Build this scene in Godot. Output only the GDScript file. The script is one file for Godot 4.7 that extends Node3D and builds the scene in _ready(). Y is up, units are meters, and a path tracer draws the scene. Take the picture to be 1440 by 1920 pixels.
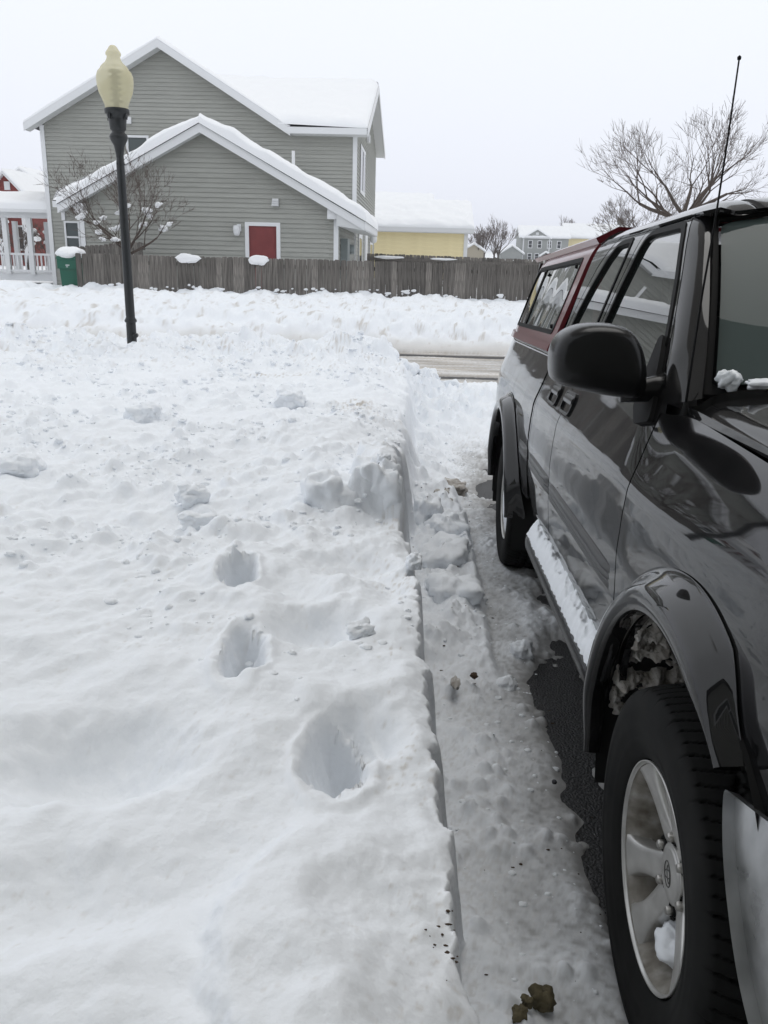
extends Node3D

const SLOPE := 0.0414            # the driveway falls towards the street
const TRUCK_AT := Vector3(0.5172, 0.0, -1.4258)

var M := {}
var used := {}
var na: FastNoiseLite
var nb: FastNoiseLite
var nc: FastNoiseLite
var nd: FastNoiseLite
var cell_a: FastNoiseLite
var cell_b: FastNoiseLite
var cell_c: FastNoiseLite

func _ready() -> void:
	setup_view()
	make_noise()
	make_materials()
	build_ground()
	build_grey_house()
	build_near_house()
	build_far_houses()
	build_fences()
	build_trees()
	build_lamp()
	build_bin()
	build_truck()
	build_snow_things()
	build_debris()

func setup_view() -> void:
	var cam := Camera3D.new()
	cam.name = "camera"
	cam.projection = Camera3D.PROJECTION_PERSPECTIVE
	cam.keep_aspect = Camera3D.KEEP_HEIGHT
	cam.fov = rad_to_deg(2.0 * atan(960.0 / 1557.0))
	cam.near = 0.05
	cam.far = 2000.0
	var b := Basis(Vector3(0.99879646, 0.02516863, -0.04209711), Vector3(-0.03627339, 0.95676142, -0.28860324), Vector3(0.03301314, 0.2897829, 0.95652287))
	cam.transform = Transform3D(b.orthonormalized(), Vector3(0, 1.5756, 0))
	add_child(cam)
	cam.current = true

	var env := Environment.new()
	env.background_mode = Environment.BG_SKY
	var sm := ProceduralSkyMaterial.new()
	sm.sky_top_color = Color(0.945, 0.962, 0.985)
	sm.sky_horizon_color = Color(0.888, 0.902, 0.945)
	sm.sky_curve = 0.16
	sm.ground_horizon_color = Color(0.86, 0.87, 0.90)
	sm.ground_bottom_color = Color(0.75, 0.76, 0.79)
	sm.sun_angle_max = 0.0
	sm.sky_energy_multiplier = 1.0
	var sky := Sky.new()
	sky.sky_material = sm
	env.sky = sky
	env.background_energy_multiplier = 1.08
	env.tonemap_mode = Environment.TONE_MAPPER_LINEAR
	env.tonemap_exposure = 1.05
	env.sdfgi_enabled = true
	env.ssao_enabled = true
	env.ssil_enabled = true
	env.fog_enabled = true
	env.fog_density = 0.0007
	env.fog_light_color = Color(0.90, 0.91, 0.94)
	var we := WorldEnvironment.new()
	we.name = "world_environment"
	we.environment = env
	add_child(we)

	var sun := DirectionalLight3D.new()
	sun.name = "overcast_sun"
	sun.light_energy = 0.30
	sun.light_color = Color(1.0, 0.995, 0.985)
	sun.light_angular_distance = 40.0
	sun.shadow_enabled = true
	sun.rotation_degrees = Vector3(-70, 150, 0)   # high behind the cloud, ahead and to the right
	add_child(sun)

# ------------------------------------------------------------------ helpers
func make_noise() -> void:
	na = _noise(FastNoiseLite.TYPE_SIMPLEX_SMOOTH, 0.55, 11, 3)
	nb = _noise(FastNoiseLite.TYPE_SIMPLEX_SMOOTH, 3.2, 23, 3)
	nc = _noise(FastNoiseLite.TYPE_SIMPLEX_SMOOTH, 17.0, 37, 3)
	nd = _noise(FastNoiseLite.TYPE_SIMPLEX_SMOOTH, 1.4, 51, 4)
	cell_a = _noise(FastNoiseLite.TYPE_CELLULAR, 2.3, 5, 1)
	cell_b = _noise(FastNoiseLite.TYPE_CELLULAR, 6.0, 6, 1)
	cell_c = _noise(FastNoiseLite.TYPE_CELLULAR, 15.0, 7, 1)

func _noise(kind: int, freq: float, sd: int, oct: int) -> FastNoiseLite:
	var n := FastNoiseLite.new()
	n.noise_type = kind
	n.frequency = freq
	n.seed = sd
	if oct > 1:
		n.fractal_type = FastNoiseLite.FRACTAL_FBM
		n.fractal_octaves = oct
	else:
		n.fractal_type = FastNoiseLite.FRACTAL_NONE
	if kind == FastNoiseLite.TYPE_CELLULAR:
		n.cellular_return_type = FastNoiseLite.RETURN_DISTANCE
		n.cellular_distance_function = FastNoiseLite.DISTANCE_EUCLIDEAN
		n.cellular_jitter = 0.95
	return n

func lin(r: float, g: float, b: float) -> Color:
	return Color(r, g, b).linear_to_srgb()

func mat(key: String, c: Color, rough := 0.8, metal := 0.0) -> StandardMaterial3D:
	var m := StandardMaterial3D.new()
	m.resource_name = key
	m.albedo_color = c.linear_to_srgb()
	m.roughness = rough
	m.metallic = metal
	M[key] = m
	return m

func noise_tex(freq: float, sd: int, lo: Color, hi: Color, size := 512, oct := 4, kind := FastNoiseLite.TYPE_SIMPLEX_SMOOTH) -> NoiseTexture2D:
	var t := NoiseTexture2D.new()
	t.width = size
	t.height = size
	t.seamless = true
	var n := FastNoiseLite.new()
	n.noise_type = kind
	n.seed = sd
	n.frequency = freq
	n.fractal_octaves = oct
	t.noise = n
	var g := Gradient.new()
	g.set_color(0, lo.linear_to_srgb())
	g.set_color(1, hi.linear_to_srgb())
	t.color_ramp = g
	return t

func normal_tex(freq: float, sd: int, strength: float, size := 512, oct := 4) -> NoiseTexture2D:
	var t := NoiseTexture2D.new()
	t.width = size
	t.height = size
	t.seamless = true
	t.as_normal_map = true
	t.bump_strength = strength
	var n := FastNoiseLite.new()
	n.noise_type = FastNoiseLite.TYPE_SIMPLEX_SMOOTH
	n.seed = sd
	n.frequency = freq
	n.fractal_octaves = oct
	t.noise = n
	return t

func triplanar(m: StandardMaterial3D, s: float, sy := -1.0) -> StandardMaterial3D:
	m.uv1_triplanar = true
	m.uv1_world_triplanar = true
	m.uv1_scale = Vector3(s, s if sy < 0.0 else sy, s)
	return m

func make_materials() -> void:
	var m: StandardMaterial3D
	m = mat("snow", Color(1, 1, 1), 0.92)
	m.vertex_color_use_as_albedo = true
	m.metallic_specular = 0.3
	m.normal_enabled = true
	m.normal_texture = normal_tex(0.02, 3, 6.0, 512, 5)
	m.normal_scale = 0.6
	triplanar(m, 2.6)
	m = mat("snow_plain", Color(0.868, 0.895, 0.93), 0.92)
	m.metallic_specular = 0.3
	m.normal_enabled = true
	m.normal_texture = normal_tex(0.02, 4, 6.0, 512, 5)
	m.normal_scale = 0.5
	triplanar(m, 3.1)
	m = mat("snow_roof", Color(0.90, 0.91, 0.925), 0.95)
	m.metallic_specular = 0.2
	m = mat("snow_dirty", Color(1, 1, 1), 0.85)
	m.albedo_texture = noise_tex(0.012, 77, Color(0.16, 0.135, 0.11), Color(0.72, 0.71, 0.69), 256, 5)
	m.normal_enabled = true
	m.normal_texture = normal_tex(0.03, 9, 10.0, 256, 4)
	triplanar(m, 3.0)
	m = mat("slush", Color(1, 1, 1), 0.85)
	m.albedo_texture = noise_tex(0.015, 78, Color(0.22, 0.19, 0.16), Color(0.80, 0.80, 0.79), 256, 5)
	m.normal_enabled = true
	m.normal_texture = normal_tex(0.04, 10, 10.0, 256, 4)
	triplanar(m, 4.0)
	m = mat("ice", Color(0.80, 0.83, 0.86), 0.18)
	m.metallic_specular = 0.6
	m = mat("asphalt", Color(1, 1, 1), 0.5)
	m.albedo_texture = noise_tex(0.05, 12, Color(0.010, 0.010, 0.011), Color(0.055, 0.054, 0.053), 512, 5)
	m.normal_enabled = true
	m.normal_texture = normal_tex(0.09, 13, 8.0, 512, 3)
	triplanar(m, 1.7)
	# siding, several tones of one paint
	for i in 3:
		var k := 1.0 + 0.03 * (i - 1)
		m = mat("siding_%d" % i, Color(1, 1, 1), 0.62)
		m.albedo_texture = noise_tex(0.006, 200 + i, Color(0.315 * k, 0.318 * k, 0.29 * k), Color(0.37 * k, 0.373 * k, 0.342 * k), 256, 4)
		triplanar(m, 0.7, 6.0)
	mat("siding_wall", Color(0.30, 0.30, 0.27), 0.7)
	mat("trim", Color(0.74, 0.75, 0.76), 0.5)
	mat("soffit", Color(0.62, 0.63, 0.63), 0.6)
	mat("shingle", Color(0.09, 0.09, 0.095), 0.9)
	m = mat("window_dark", Color(0.012, 0.016, 0.018), 0.06)
	m.metallic_specular = 0.6
	m = mat("window_grey", Color(0.07, 0.085, 0.085), 0.08)
	m = mat("door_red", Color(1, 1, 1), 0.45)
	m.albedo_texture = noise_tex(0.01, 300, Color(0.170, 0.030, 0.030), Color(0.205, 0.040, 0.038), 256, 3)
	triplanar(m, 1.0)
	mat("fixture_white", Color(0.72, 0.73, 0.74), 0.4)
	mat("meter_grey", Color(0.23, 0.26, 0.26), 0.45, 0.2)
	m = mat("yellow_wall", Color(1, 1, 1), 0.7)
	m.albedo_texture = noise_tex(0.01, 310, Color(0.72, 0.62, 0.36), Color(0.80, 0.70, 0.43), 256, 3)
	triplanar(m, 0.5, 4.0)
	mat("brick_red", Color(0.20, 0.042, 0.035), 0.85)
	mat("taupe", Color(0.36, 0.32, 0.25), 0.8)
	mat("far_grey", Color(0.30, 0.31, 0.30), 0.8)
	mat("far_trim", Color(0.66, 0.67, 0.68), 0.7)
	for i in 5:
		var k2: float = [1.05, 1.35, 1.6, 1.2, 1.95][i]
		m = mat("picket_%d" % i, Color(1, 1, 1), 0.9)
		m.albedo_texture = noise_tex(0.010, 400 + i, Color(0.060 * k2, 0.055 * k2, 0.050 * k2), Color(0.165 * k2, 0.152 * k2, 0.138 * k2), 256, 5)
		m.normal_enabled = true
		m.normal_texture = normal_tex(0.015, 410 + i, 8.0, 256, 4)
		m.uv1_triplanar = true
		m.uv1_world_triplanar = true
		m.uv1_scale = Vector3(9.0, 0.55, 9.0)
		m.uv1_offset = Vector3(0.37 * i, 0.21 * i, 0.11 * i)
	m = mat("bark", Color(1, 1, 1), 0.95)
	m.albedo_texture = noise_tex(0.03, 500, Color(0.045, 0.034, 0.028), Color(0.125, 0.10, 0.085), 256, 4)
	triplanar(m, 2.0, 0.8)
	mat("twig", Color(0.115, 0.088, 0.075), 0.95)
	m = mat("lamp_black", Color(0.010, 0.012, 0.013), 0.38)
	m.normal_enabled = true
	m.normal_texture = normal_tex(0.05, 520, 2.0, 256, 3)
	m.normal_scale = 0.3
	triplanar(m, 6.0)
	m = mat("lamp_globe", Color(0.70, 0.665, 0.48), 0.45)
	m.transparency = BaseMaterial3D.TRANSPARENCY_ALPHA
	m.albedo_color.a = 0.66
	m.backlight_enabled = true
	m.backlight = Color(0.6, 0.56, 0.36)
	mat("lamp_inner", Color(0.06, 0.065, 0.055), 0.6)
	m = mat("bin_green", Color(0.0075, 0.10, 0.062), 0.42)
	# truck
	m = mat("paint_black", Color(1, 1, 1), 0.42)
	m.albedo_texture = noise_tex(0.004, 600, Color(0.003, 0.003, 0.0035), Color(0.024, 0.0235, 0.023), 512, 5)
	m.roughness_texture = noise_tex(0.004, 601, Color(0.2, 0.2, 0.2), Color(0.75, 0.75, 0.75), 512, 4)
	m.clearcoat_enabled = true
	m.clearcoat = 1.0
	m.clearcoat_roughness = 0.03
	m.metallic_specular = 0.05
	m.uv1_triplanar = true
	m.uv1_scale = Vector3(1.1, 1.1, 1.1)
	m = mat("paint_maroon", Color(0.135, 0.010, 0.016), 0.40)
	m.clearcoat_enabled = true
	m.clearcoat = 0.8
	m.clearcoat_roughness = 0.10
	m = mat("plastic_black", Color(0.0055, 0.0055, 0.006), 0.22)
	m.metallic_specular = 0.36
	m.normal_enabled = true
	m.normal_texture = normal_tex(0.2, 610, 1.2, 256, 2)
	m.normal_scale = 0.12
	m.uv1_triplanar = true
	m.uv1_scale = Vector3(9, 9, 9)
	m = mat("plastic_matte", Color(0.009, 0.009, 0.0095), 0.7)
	m.metallic_specular = 0.3
	mat("moulding", Color(0.016, 0.016, 0.017), 0.32)
	m = mat("rubber_seal", Color(0.005, 0.005, 0.005), 0.6)
	m.metallic_specular = 0.25
	mat("liner", Color(0.006, 0.006, 0.006), 0.95)
	m = mat("glass_side", Color(0.010, 0.014, 0.013), 0.0)
	m.transparency = BaseMaterial3D.TRANSPARENCY_ALPHA
	m.albedo_color.a = 0.72
	m.metallic_specular = 0.72
	m.clearcoat_enabled = true
	m.clearcoat = 1.0
	m.clearcoat_roughness = 0.0
	m = mat("glass_front", Color(0.070, 0.090, 0.086), 0.0)
	m.transparency = BaseMaterial3D.TRANSPARENCY_ALPHA
	m.albedo_color.a = 0.90
	m.metallic_specular = 0.30
	m = mat("mirror_glass", Color(0.8, 0.8, 0.8), 0.02, 1.0)
	m = mat("tyre", Color(1, 1, 1), 0.78)
	m.metallic_specular = 0.28
	m.albedo_texture = noise_tex(0.008, 620, Color(0.005, 0.0052, 0.0052), Color(0.017, 0.0168, 0.0162), 256, 5)
	m.uv1_triplanar = true
	m.uv1_scale = Vector3(3, 3, 3)
	m = mat("alloy", Color(1, 1, 1), 0.36, 0.7)
	m.albedo_texture = noise_tex(0.008, 630, Color(0.40, 0.395, 0.38), Color(0.62, 0.615, 0.60), 256, 4)
	m.uv1_triplanar = true
	m.uv1_scale = Vector3(5, 5, 5)
	m = mat("alloy_dirty", Color(1, 1, 1), 0.8, 0.1)
	m.albedo_texture = noise_tex(0.012, 631, Color(0.10, 0.085, 0.065), Color(0.42, 0.41, 0.385), 256, 4)
	m.uv1_triplanar = true
	m.uv1_scale = Vector3(6, 6, 6)
	m = mat("chrome_bumper", Color(1, 1, 1), 0.16, 1.0)
	m.albedo_texture = noise_tex(0.006, 640, Color(0.26, 0.265, 0.27), Color(0.74, 0.75, 0.76), 512, 5)
	m.roughness_texture = noise_tex(0.008, 641, Color(0.08, 0.08, 0.08), Color(0.9, 0.9, 0.9), 512, 4)
	m.roughness = 0.55
	m.uv1_triplanar = true
	m.uv1_scale = Vector3(2, 2, 2)
	mat("steel_dark", Color(0.05, 0.05, 0.052), 0.5, 0.7)
	mat("bolt_steel", Color(0.40, 0.39, 0.37), 0.35, 0.9)
	mat("emblem", Color(0.07, 0.07, 0.065), 0.4, 0.5)
	mat("interior", Color(0.028, 0.030, 0.030), 0.85)
	mat("seat_cloth", Color(0.06, 0.062, 0.062), 0.95)
	mat("tail_amber", Color(0.50, 0.36, 0.12), 0.25)
	m = mat("headlamp", Color(0.55, 0.57, 0.58), 0.08)
	m = mat("stone_brown", Color(1, 1, 1), 0.85)
	m.albedo_texture = noise_tex(0.02, 700, Color(0.055, 0.045, 0.022), Color(0.17, 0.145, 0.085), 256, 4)
	triplanar(m, 9.0)
	mat("leaf_brown", Color(0.065, 0.040, 0.024), 0.9)
	mat("pebble_dark", Color(0.012, 0.012, 0.016), 0.6)

func numbered(s: String) -> String:
	if not used.has(s):
		used[s] = 0
		return s
	used[s] += 1
	return "%s_%03d" % [s, used[s]]

func tag(o: Node, label: String, category: String, group := "", kind := "") -> void:
	o.set_meta("label", label)
	o.set_meta("category", category)
	if group != "":
		o.set_meta("group", group)
	if kind != "":
		o.set_meta("kind", kind)

func thing(called: String, label: String, category: String, at := Vector3.ZERO, group := "") -> Node3D:
	var o := Node3D.new()
	o.name = numbered(called)
	add_child(o)
	o.position = at
	tag(o, label, category, group)
	return o

func obj(called: String, mesh: Mesh, m: Material, parent: Node = null) -> MeshInstance3D:
	var o := MeshInstance3D.new()
	o.mesh = mesh
	o.material_override = m
	if parent == null or parent == self:
		o.name = numbered(called)
		add_child(o)
	else:
		o.name = called
		parent.add_child(o, true)
	return o

func solo(called: String, mesh: Mesh, m: Material, label: String, category: String, at := Vector3.ZERO, group := "") -> MeshInstance3D:
	var o := obj(called, mesh, m)
	o.position = at
	tag(o, label, category, group)
	return o

func structure(called: String, mesh: Mesh, m: Material) -> MeshInstance3D:
	var o := obj(called, mesh, m)
	o.set_meta("kind", "structure")
	return o

func st_new() -> SurfaceTool:
	var st := SurfaceTool.new()
	st.begin(Mesh.PRIMITIVE_TRIANGLES)
	st.set_smooth_group(-1)
	return st

func fin(st: SurfaceTool) -> ArrayMesh:
	st.generate_normals()
	return st.commit()

# triangle given so that, seen from outside, a-b-c runs counter-clockwise (stored clockwise for Godot)
func tri(st: SurfaceTool, a: Vector3, b: Vector3, c: Vector3) -> void:
	st.add_vertex(a)
	st.add_vertex(c)
	st.add_vertex(b)

func quad(st: SurfaceTool, a: Vector3, b: Vector3, c: Vector3, d: Vector3) -> void:
	tri(st, a, b, c)
	tri(st, a, c, d)

func hexa(st: SurfaceTool, p: Array) -> void:
	# p: bottom 0..3 counter-clockwise seen from above, top 4..7 above them
	quad(st, p[3], p[2], p[1], p[0])
	quad(st, p[4], p[5], p[6], p[7])
	for i in 4:
		var j := (i + 1) % 4
		quad(st, p[i], p[j], p[4 + j], p[4 + i])

func box(st: SurfaceTool, a: Vector3, b: Vector3) -> void:
	var lo := Vector3(minf(a.x, b.x), minf(a.y, b.y), minf(a.z, b.z))
	var hi := Vector3(maxf(a.x, b.x), maxf(a.y, b.y), maxf(a.z, b.z))
	hexa(st, [Vector3(lo.x, lo.y, hi.z), Vector3(hi.x, lo.y, hi.z), Vector3(hi.x, lo.y, lo.z), Vector3(lo.x, lo.y, lo.z),
		Vector3(lo.x, hi.y, hi.z), Vector3(hi.x, hi.y, hi.z), Vector3(hi.x, hi.y, lo.z), Vector3(lo.x, hi.y, lo.z)])

func box_mesh(a: Vector3, b: Vector3) -> ArrayMesh:
	var st := st_new()
	box(st, a, b)
	return fin(st)

# a bar of rectangular section from a to b
func bar(st: SurfaceTool, a: Vector3, b: Vector3, w: float, h: float, up := Vector3.UP) -> void:
	var d := (b - a).normalized()
	var s := d.cross(up).normalized() * w * 0.5
	var t := s.cross(d).normalized() * h * 0.5
	hexa(st, [a - s - t, a + s - t, b + s - t, b - s - t, a - s + t, a + s + t, b + s + t, b - s + t])

func tube(st: SurfaceTool, pts: PackedVector3Array, radii: PackedFloat32Array, sides: int, cap := true) -> void:
	var n := pts.size()
	var prev := PackedVector3Array()
	var ref := Vector3(0.31, 0.2, 0.93).normalized()
	st.set_smooth_group(1)
	for i in n:
		var d: Vector3 = (pts[mini(i + 1, n - 1)] - pts[maxi(i - 1, 0)]).normalized()
		var s := d.cross(ref)
		if s.length() < 0.05:
			s = d.cross(Vector3(1, 0, 0))
		s = s.normalized()
		var t := d.cross(s)
		var ring := PackedVector3Array()
		for k in sides:
			var a := TAU * k / sides
			ring.append(pts[i] + (s * cos(a) + t * sin(a)) * radii[i])
		if i > 0:
			for k in sides:
				var j := (k + 1) % sides
				quad(st, prev[k], prev[j], ring[j], ring[k])
		prev = ring
		if cap and (i == 0 or i == n - 1):
			for k in range(1, sides - 1):
				if i == 0:
					tri(st, ring[0], ring[k + 1], ring[k])
				else:
					tri(st, ring[0], ring[k], ring[k + 1])
	st.set_smooth_group(-1)

# profile: Vector2(radius, y) from bottom to top, turned about y
func lathe(st: SurfaceTool, prof: PackedVector2Array, segs: int, at := Vector3.ZERO, smooth := true) -> void:
	st.set_smooth_group(1 if smooth else -1)
	for i in prof.size() - 1:
		for k in segs:
			var a0 := TAU * k / segs
			var a1 := TAU * (k + 1) / segs
			var p0 := at + Vector3(cos(a0) * prof[i].x, prof[i].y, -sin(a0) * prof[i].x)
			var p1 := at + Vector3(cos(a1) * prof[i].x, prof[i].y, -sin(a1) * prof[i].x)
			var q0 := at + Vector3(cos(a0) * prof[i + 1].x, prof[i + 1].y, -sin(a0) * prof[i + 1].x)
			var q1 := at + Vector3(cos(a1) * prof[i + 1].x, prof[i + 1].y, -sin(a1) * prof[i + 1].x)
			if prof[i].x > 1e-5:
				tri(st, p0, p1, q1)
			if prof[i + 1].x > 1e-5:
				tri(st, p0, q1, q0)
	st.set_smooth_group(-1)

# flat polygon (2D, any winding) extruded: place maps (a, b, depth) to space
func prism(st: SurfaceTool, poly: PackedVector2Array, o: Vector3, ax: Vector3, ay: Vector3, d: Vector3) -> void:
	var p := poly
	if Geometry2D.is_polygon_clockwise(p):
		p = p.duplicate()
		p.reverse()
	var flip := ax.cross(ay).dot(d) < 0.0     # d points away from the seen face when it is against ax x ay
	var idx := Geometry2D.triangulate_polygon(p)
	for i in range(0, idx.size(), 3):
		var v := [p[idx[i]], p[idx[i + 1]], p[idx[i + 2]]]
		if (v[1] - v[0]).cross(v[2] - v[0]) < 0.0:
			v.reverse()
		var w := []
		for q in v:
			w.append(o + ax * q.x + ay * q.y)
		if flip:
			tri(st, w[0], w[1], w[2])
			tri(st, w[2] + d, w[1] + d, w[0] + d)
		else:
			tri(st, w[2], w[1], w[0])
			tri(st, w[0] + d, w[1] + d, w[2] + d)
	for i in p.size():
		var a: Vector3 = o + ax * p[i].x + ay * p[i].y
		var q2 := p[(i + 1) % p.size()]
		var b: Vector3 = o + ax * q2.x + ay * q2.y
		if flip:
			quad(st, b, a, a + d, b + d)
		else:
			quad(st, a, b, b + d, a + d)

# grid of points (rows x cols) with smooth normals
func grid_mesh(rows: int, cols: int, v: PackedVector3Array, c := PackedColorArray(), flip := false) -> ArrayMesh:
	var nrm := PackedVector3Array()
	nrm.resize(v.size())
	var idx := PackedInt32Array()
	idx.resize((rows - 1) * (cols - 1) * 6)
	var k := 0
	for r in rows:
		var r0 := maxi(r - 1, 0) * cols
		var r1 := mini(r + 1, rows - 1) * cols
		for q in cols:
			var i := r * cols + q
			var du := v[r * cols + mini(q + 1, cols - 1)] - v[r * cols + maxi(q - 1, 0)]
			var dv := v[r1 + q] - v[r0 + q]
			var n := du.cross(dv).normalized()
			nrm[i] = -n if flip else n
			if r < rows - 1 and q < cols - 1:
				var a := i
				var b := i + 1
				var d := i + cols
				var e := d + 1
				if flip:
					idx[k] = a; idx[k + 1] = b; idx[k + 2] = e
					idx[k + 3] = a; idx[k + 4] = e; idx[k + 5] = d
				else:
					idx[k] = a; idx[k + 1] = e; idx[k + 2] = b
					idx[k + 3] = a; idx[k + 4] = d; idx[k + 5] = e
				k += 6
	var arr := []
	arr.resize(Mesh.ARRAY_MAX)
	arr[Mesh.ARRAY_VERTEX] = v
	arr[Mesh.ARRAY_NORMAL] = nrm
	arr[Mesh.ARRAY_INDEX] = idx
	if c.size() == v.size():
		arr[Mesh.ARRAY_COLOR] = c
	var m := ArrayMesh.new()
	m.add_surface_from_arrays(Mesh.PRIMITIVE_TRIANGLES, arr)
	return m

func lut(x: float, xs: Array, ys: Array) -> float:
	if x <= xs[0]:
		return ys[0]
	for i in range(1, xs.size()):
		if x <= xs[i]:
			return lerpf(ys[i - 1], ys[i], (x - xs[i - 1]) / (xs[i] - xs[i - 1]))
	return ys[ys.size() - 1]

# an uneven lump: a sphere pushed about by noise, flat-bottomed
func lump_mesh(r: Vector3, sd: int, rough := 0.35, facets := 14, sharp := 0.0) -> ArrayMesh:
	var n := FastNoiseLite.new()
	n.seed = sd
	n.frequency = 0.9
	n.fractal_octaves = 3
	var rows := facets
	var cols := facets * 2 + 1
	var v := PackedVector3Array()
	for i in rows:
		var th := PI * float(i) / (rows - 1)
		for j in cols:
			var ph := TAU * float(j % (cols - 1)) / (cols - 1)
			var d := Vector3(sin(th) * cos(ph), cos(th), sin(th) * sin(ph))
			var q := d
			if sharp > 0.0:      # towards a block with flat sides
				var mx := maxf(absf(d.x), maxf(absf(d.y), absf(d.z)))
				q = d.lerp(d / mx * 0.85, sharp)
			q *= 1.0 + rough * n.get_noise_3dv(d * 1.1) + rough * 0.22 * n.get_noise_3dv(d * 3.2 + Vector3(9, 3, 1))
			v.append(q * r)
	return grid_mesh(rows, cols, v)

# ------------------------------------------------------------------ ground
func drive_y(z: float) -> float:
	var d := -z
	if d < 8.0:
		return -SLOPE * (d - 1.4258)
	if d < 12.5:
		return lerpf(-0.272, -0.32, smoothstep(8.0, 12.5, d)) 
	return -0.32

const EDGE_D := [-3.0, 0.0, 0.75, 0.9, 1.05, 1.2, 1.35, 1.6, 1.9, 2.15, 2.7, 3.2, 3.65, 3.9, 4.6, 5.5, 7.6, 9.0, 10.2, 11.2, 12.2, 13.2]
const EDGE_X := [0.34, 0.30, 0.25, 0.215, 0.175, 0.135, 0.122, 0.118, 0.096, 0.086, 0.068, 0.036, 0.01, -0.03, -0.066, -0.04, -0.045, -0.06, -0.12, -0.35, -0.9, -1.6]
# footprints and hollows: x, distance, half width, half length, depth, steepness, turn
const HOLES := [
	[-0.665, 2.98, 0.075, 0.165, 0.27, 1, 0.15],
	[-0.50, 2.24, 0.075, 0.18, 0.28, 1, 0.12],
	[-0.165, 1.76, 0.080, 0.175, 0.22, 1, 0.0],
	[-0.12, 1.93, 0.15, 0.16, 0.09, 0, 0.4],
	[-0.30, 2.55, 0.19, 0.17, 0.12, 0, 0.3],
	[-0.20, 3.20, 0.24, 0.24, 0.06, 0, 0.5],
	[-0.42, 2.85, 0.15, 0.22, 0.05, 0, 0.3],
	[-0.06, 2.95, 0.12, 0.24, 0.06, 0, 0.0],
	[-0.80, 1.74, 0.36, 0.22, 0.15, 0, 0.2],
	[-0.62, 1.25, 0.26, 0.18, 0.05, 0, 0.5],
	[-0.30, 4.35, 0.14, 0.14, 0.07, 0, 0.0],
	[-1.15, 3.7, 0.36, 0.30, 0.05, 0, 0.2],
]

# rounded clod from a cellular distance value
func dome(n: float, r: float) -> float:
	var d := 1.0 + n
	return maxf(0.0, r * r - d * d)

func bank_edge(d: float) -> float:
	return lut(d, EDGE_D, EDGE_X)

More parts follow.
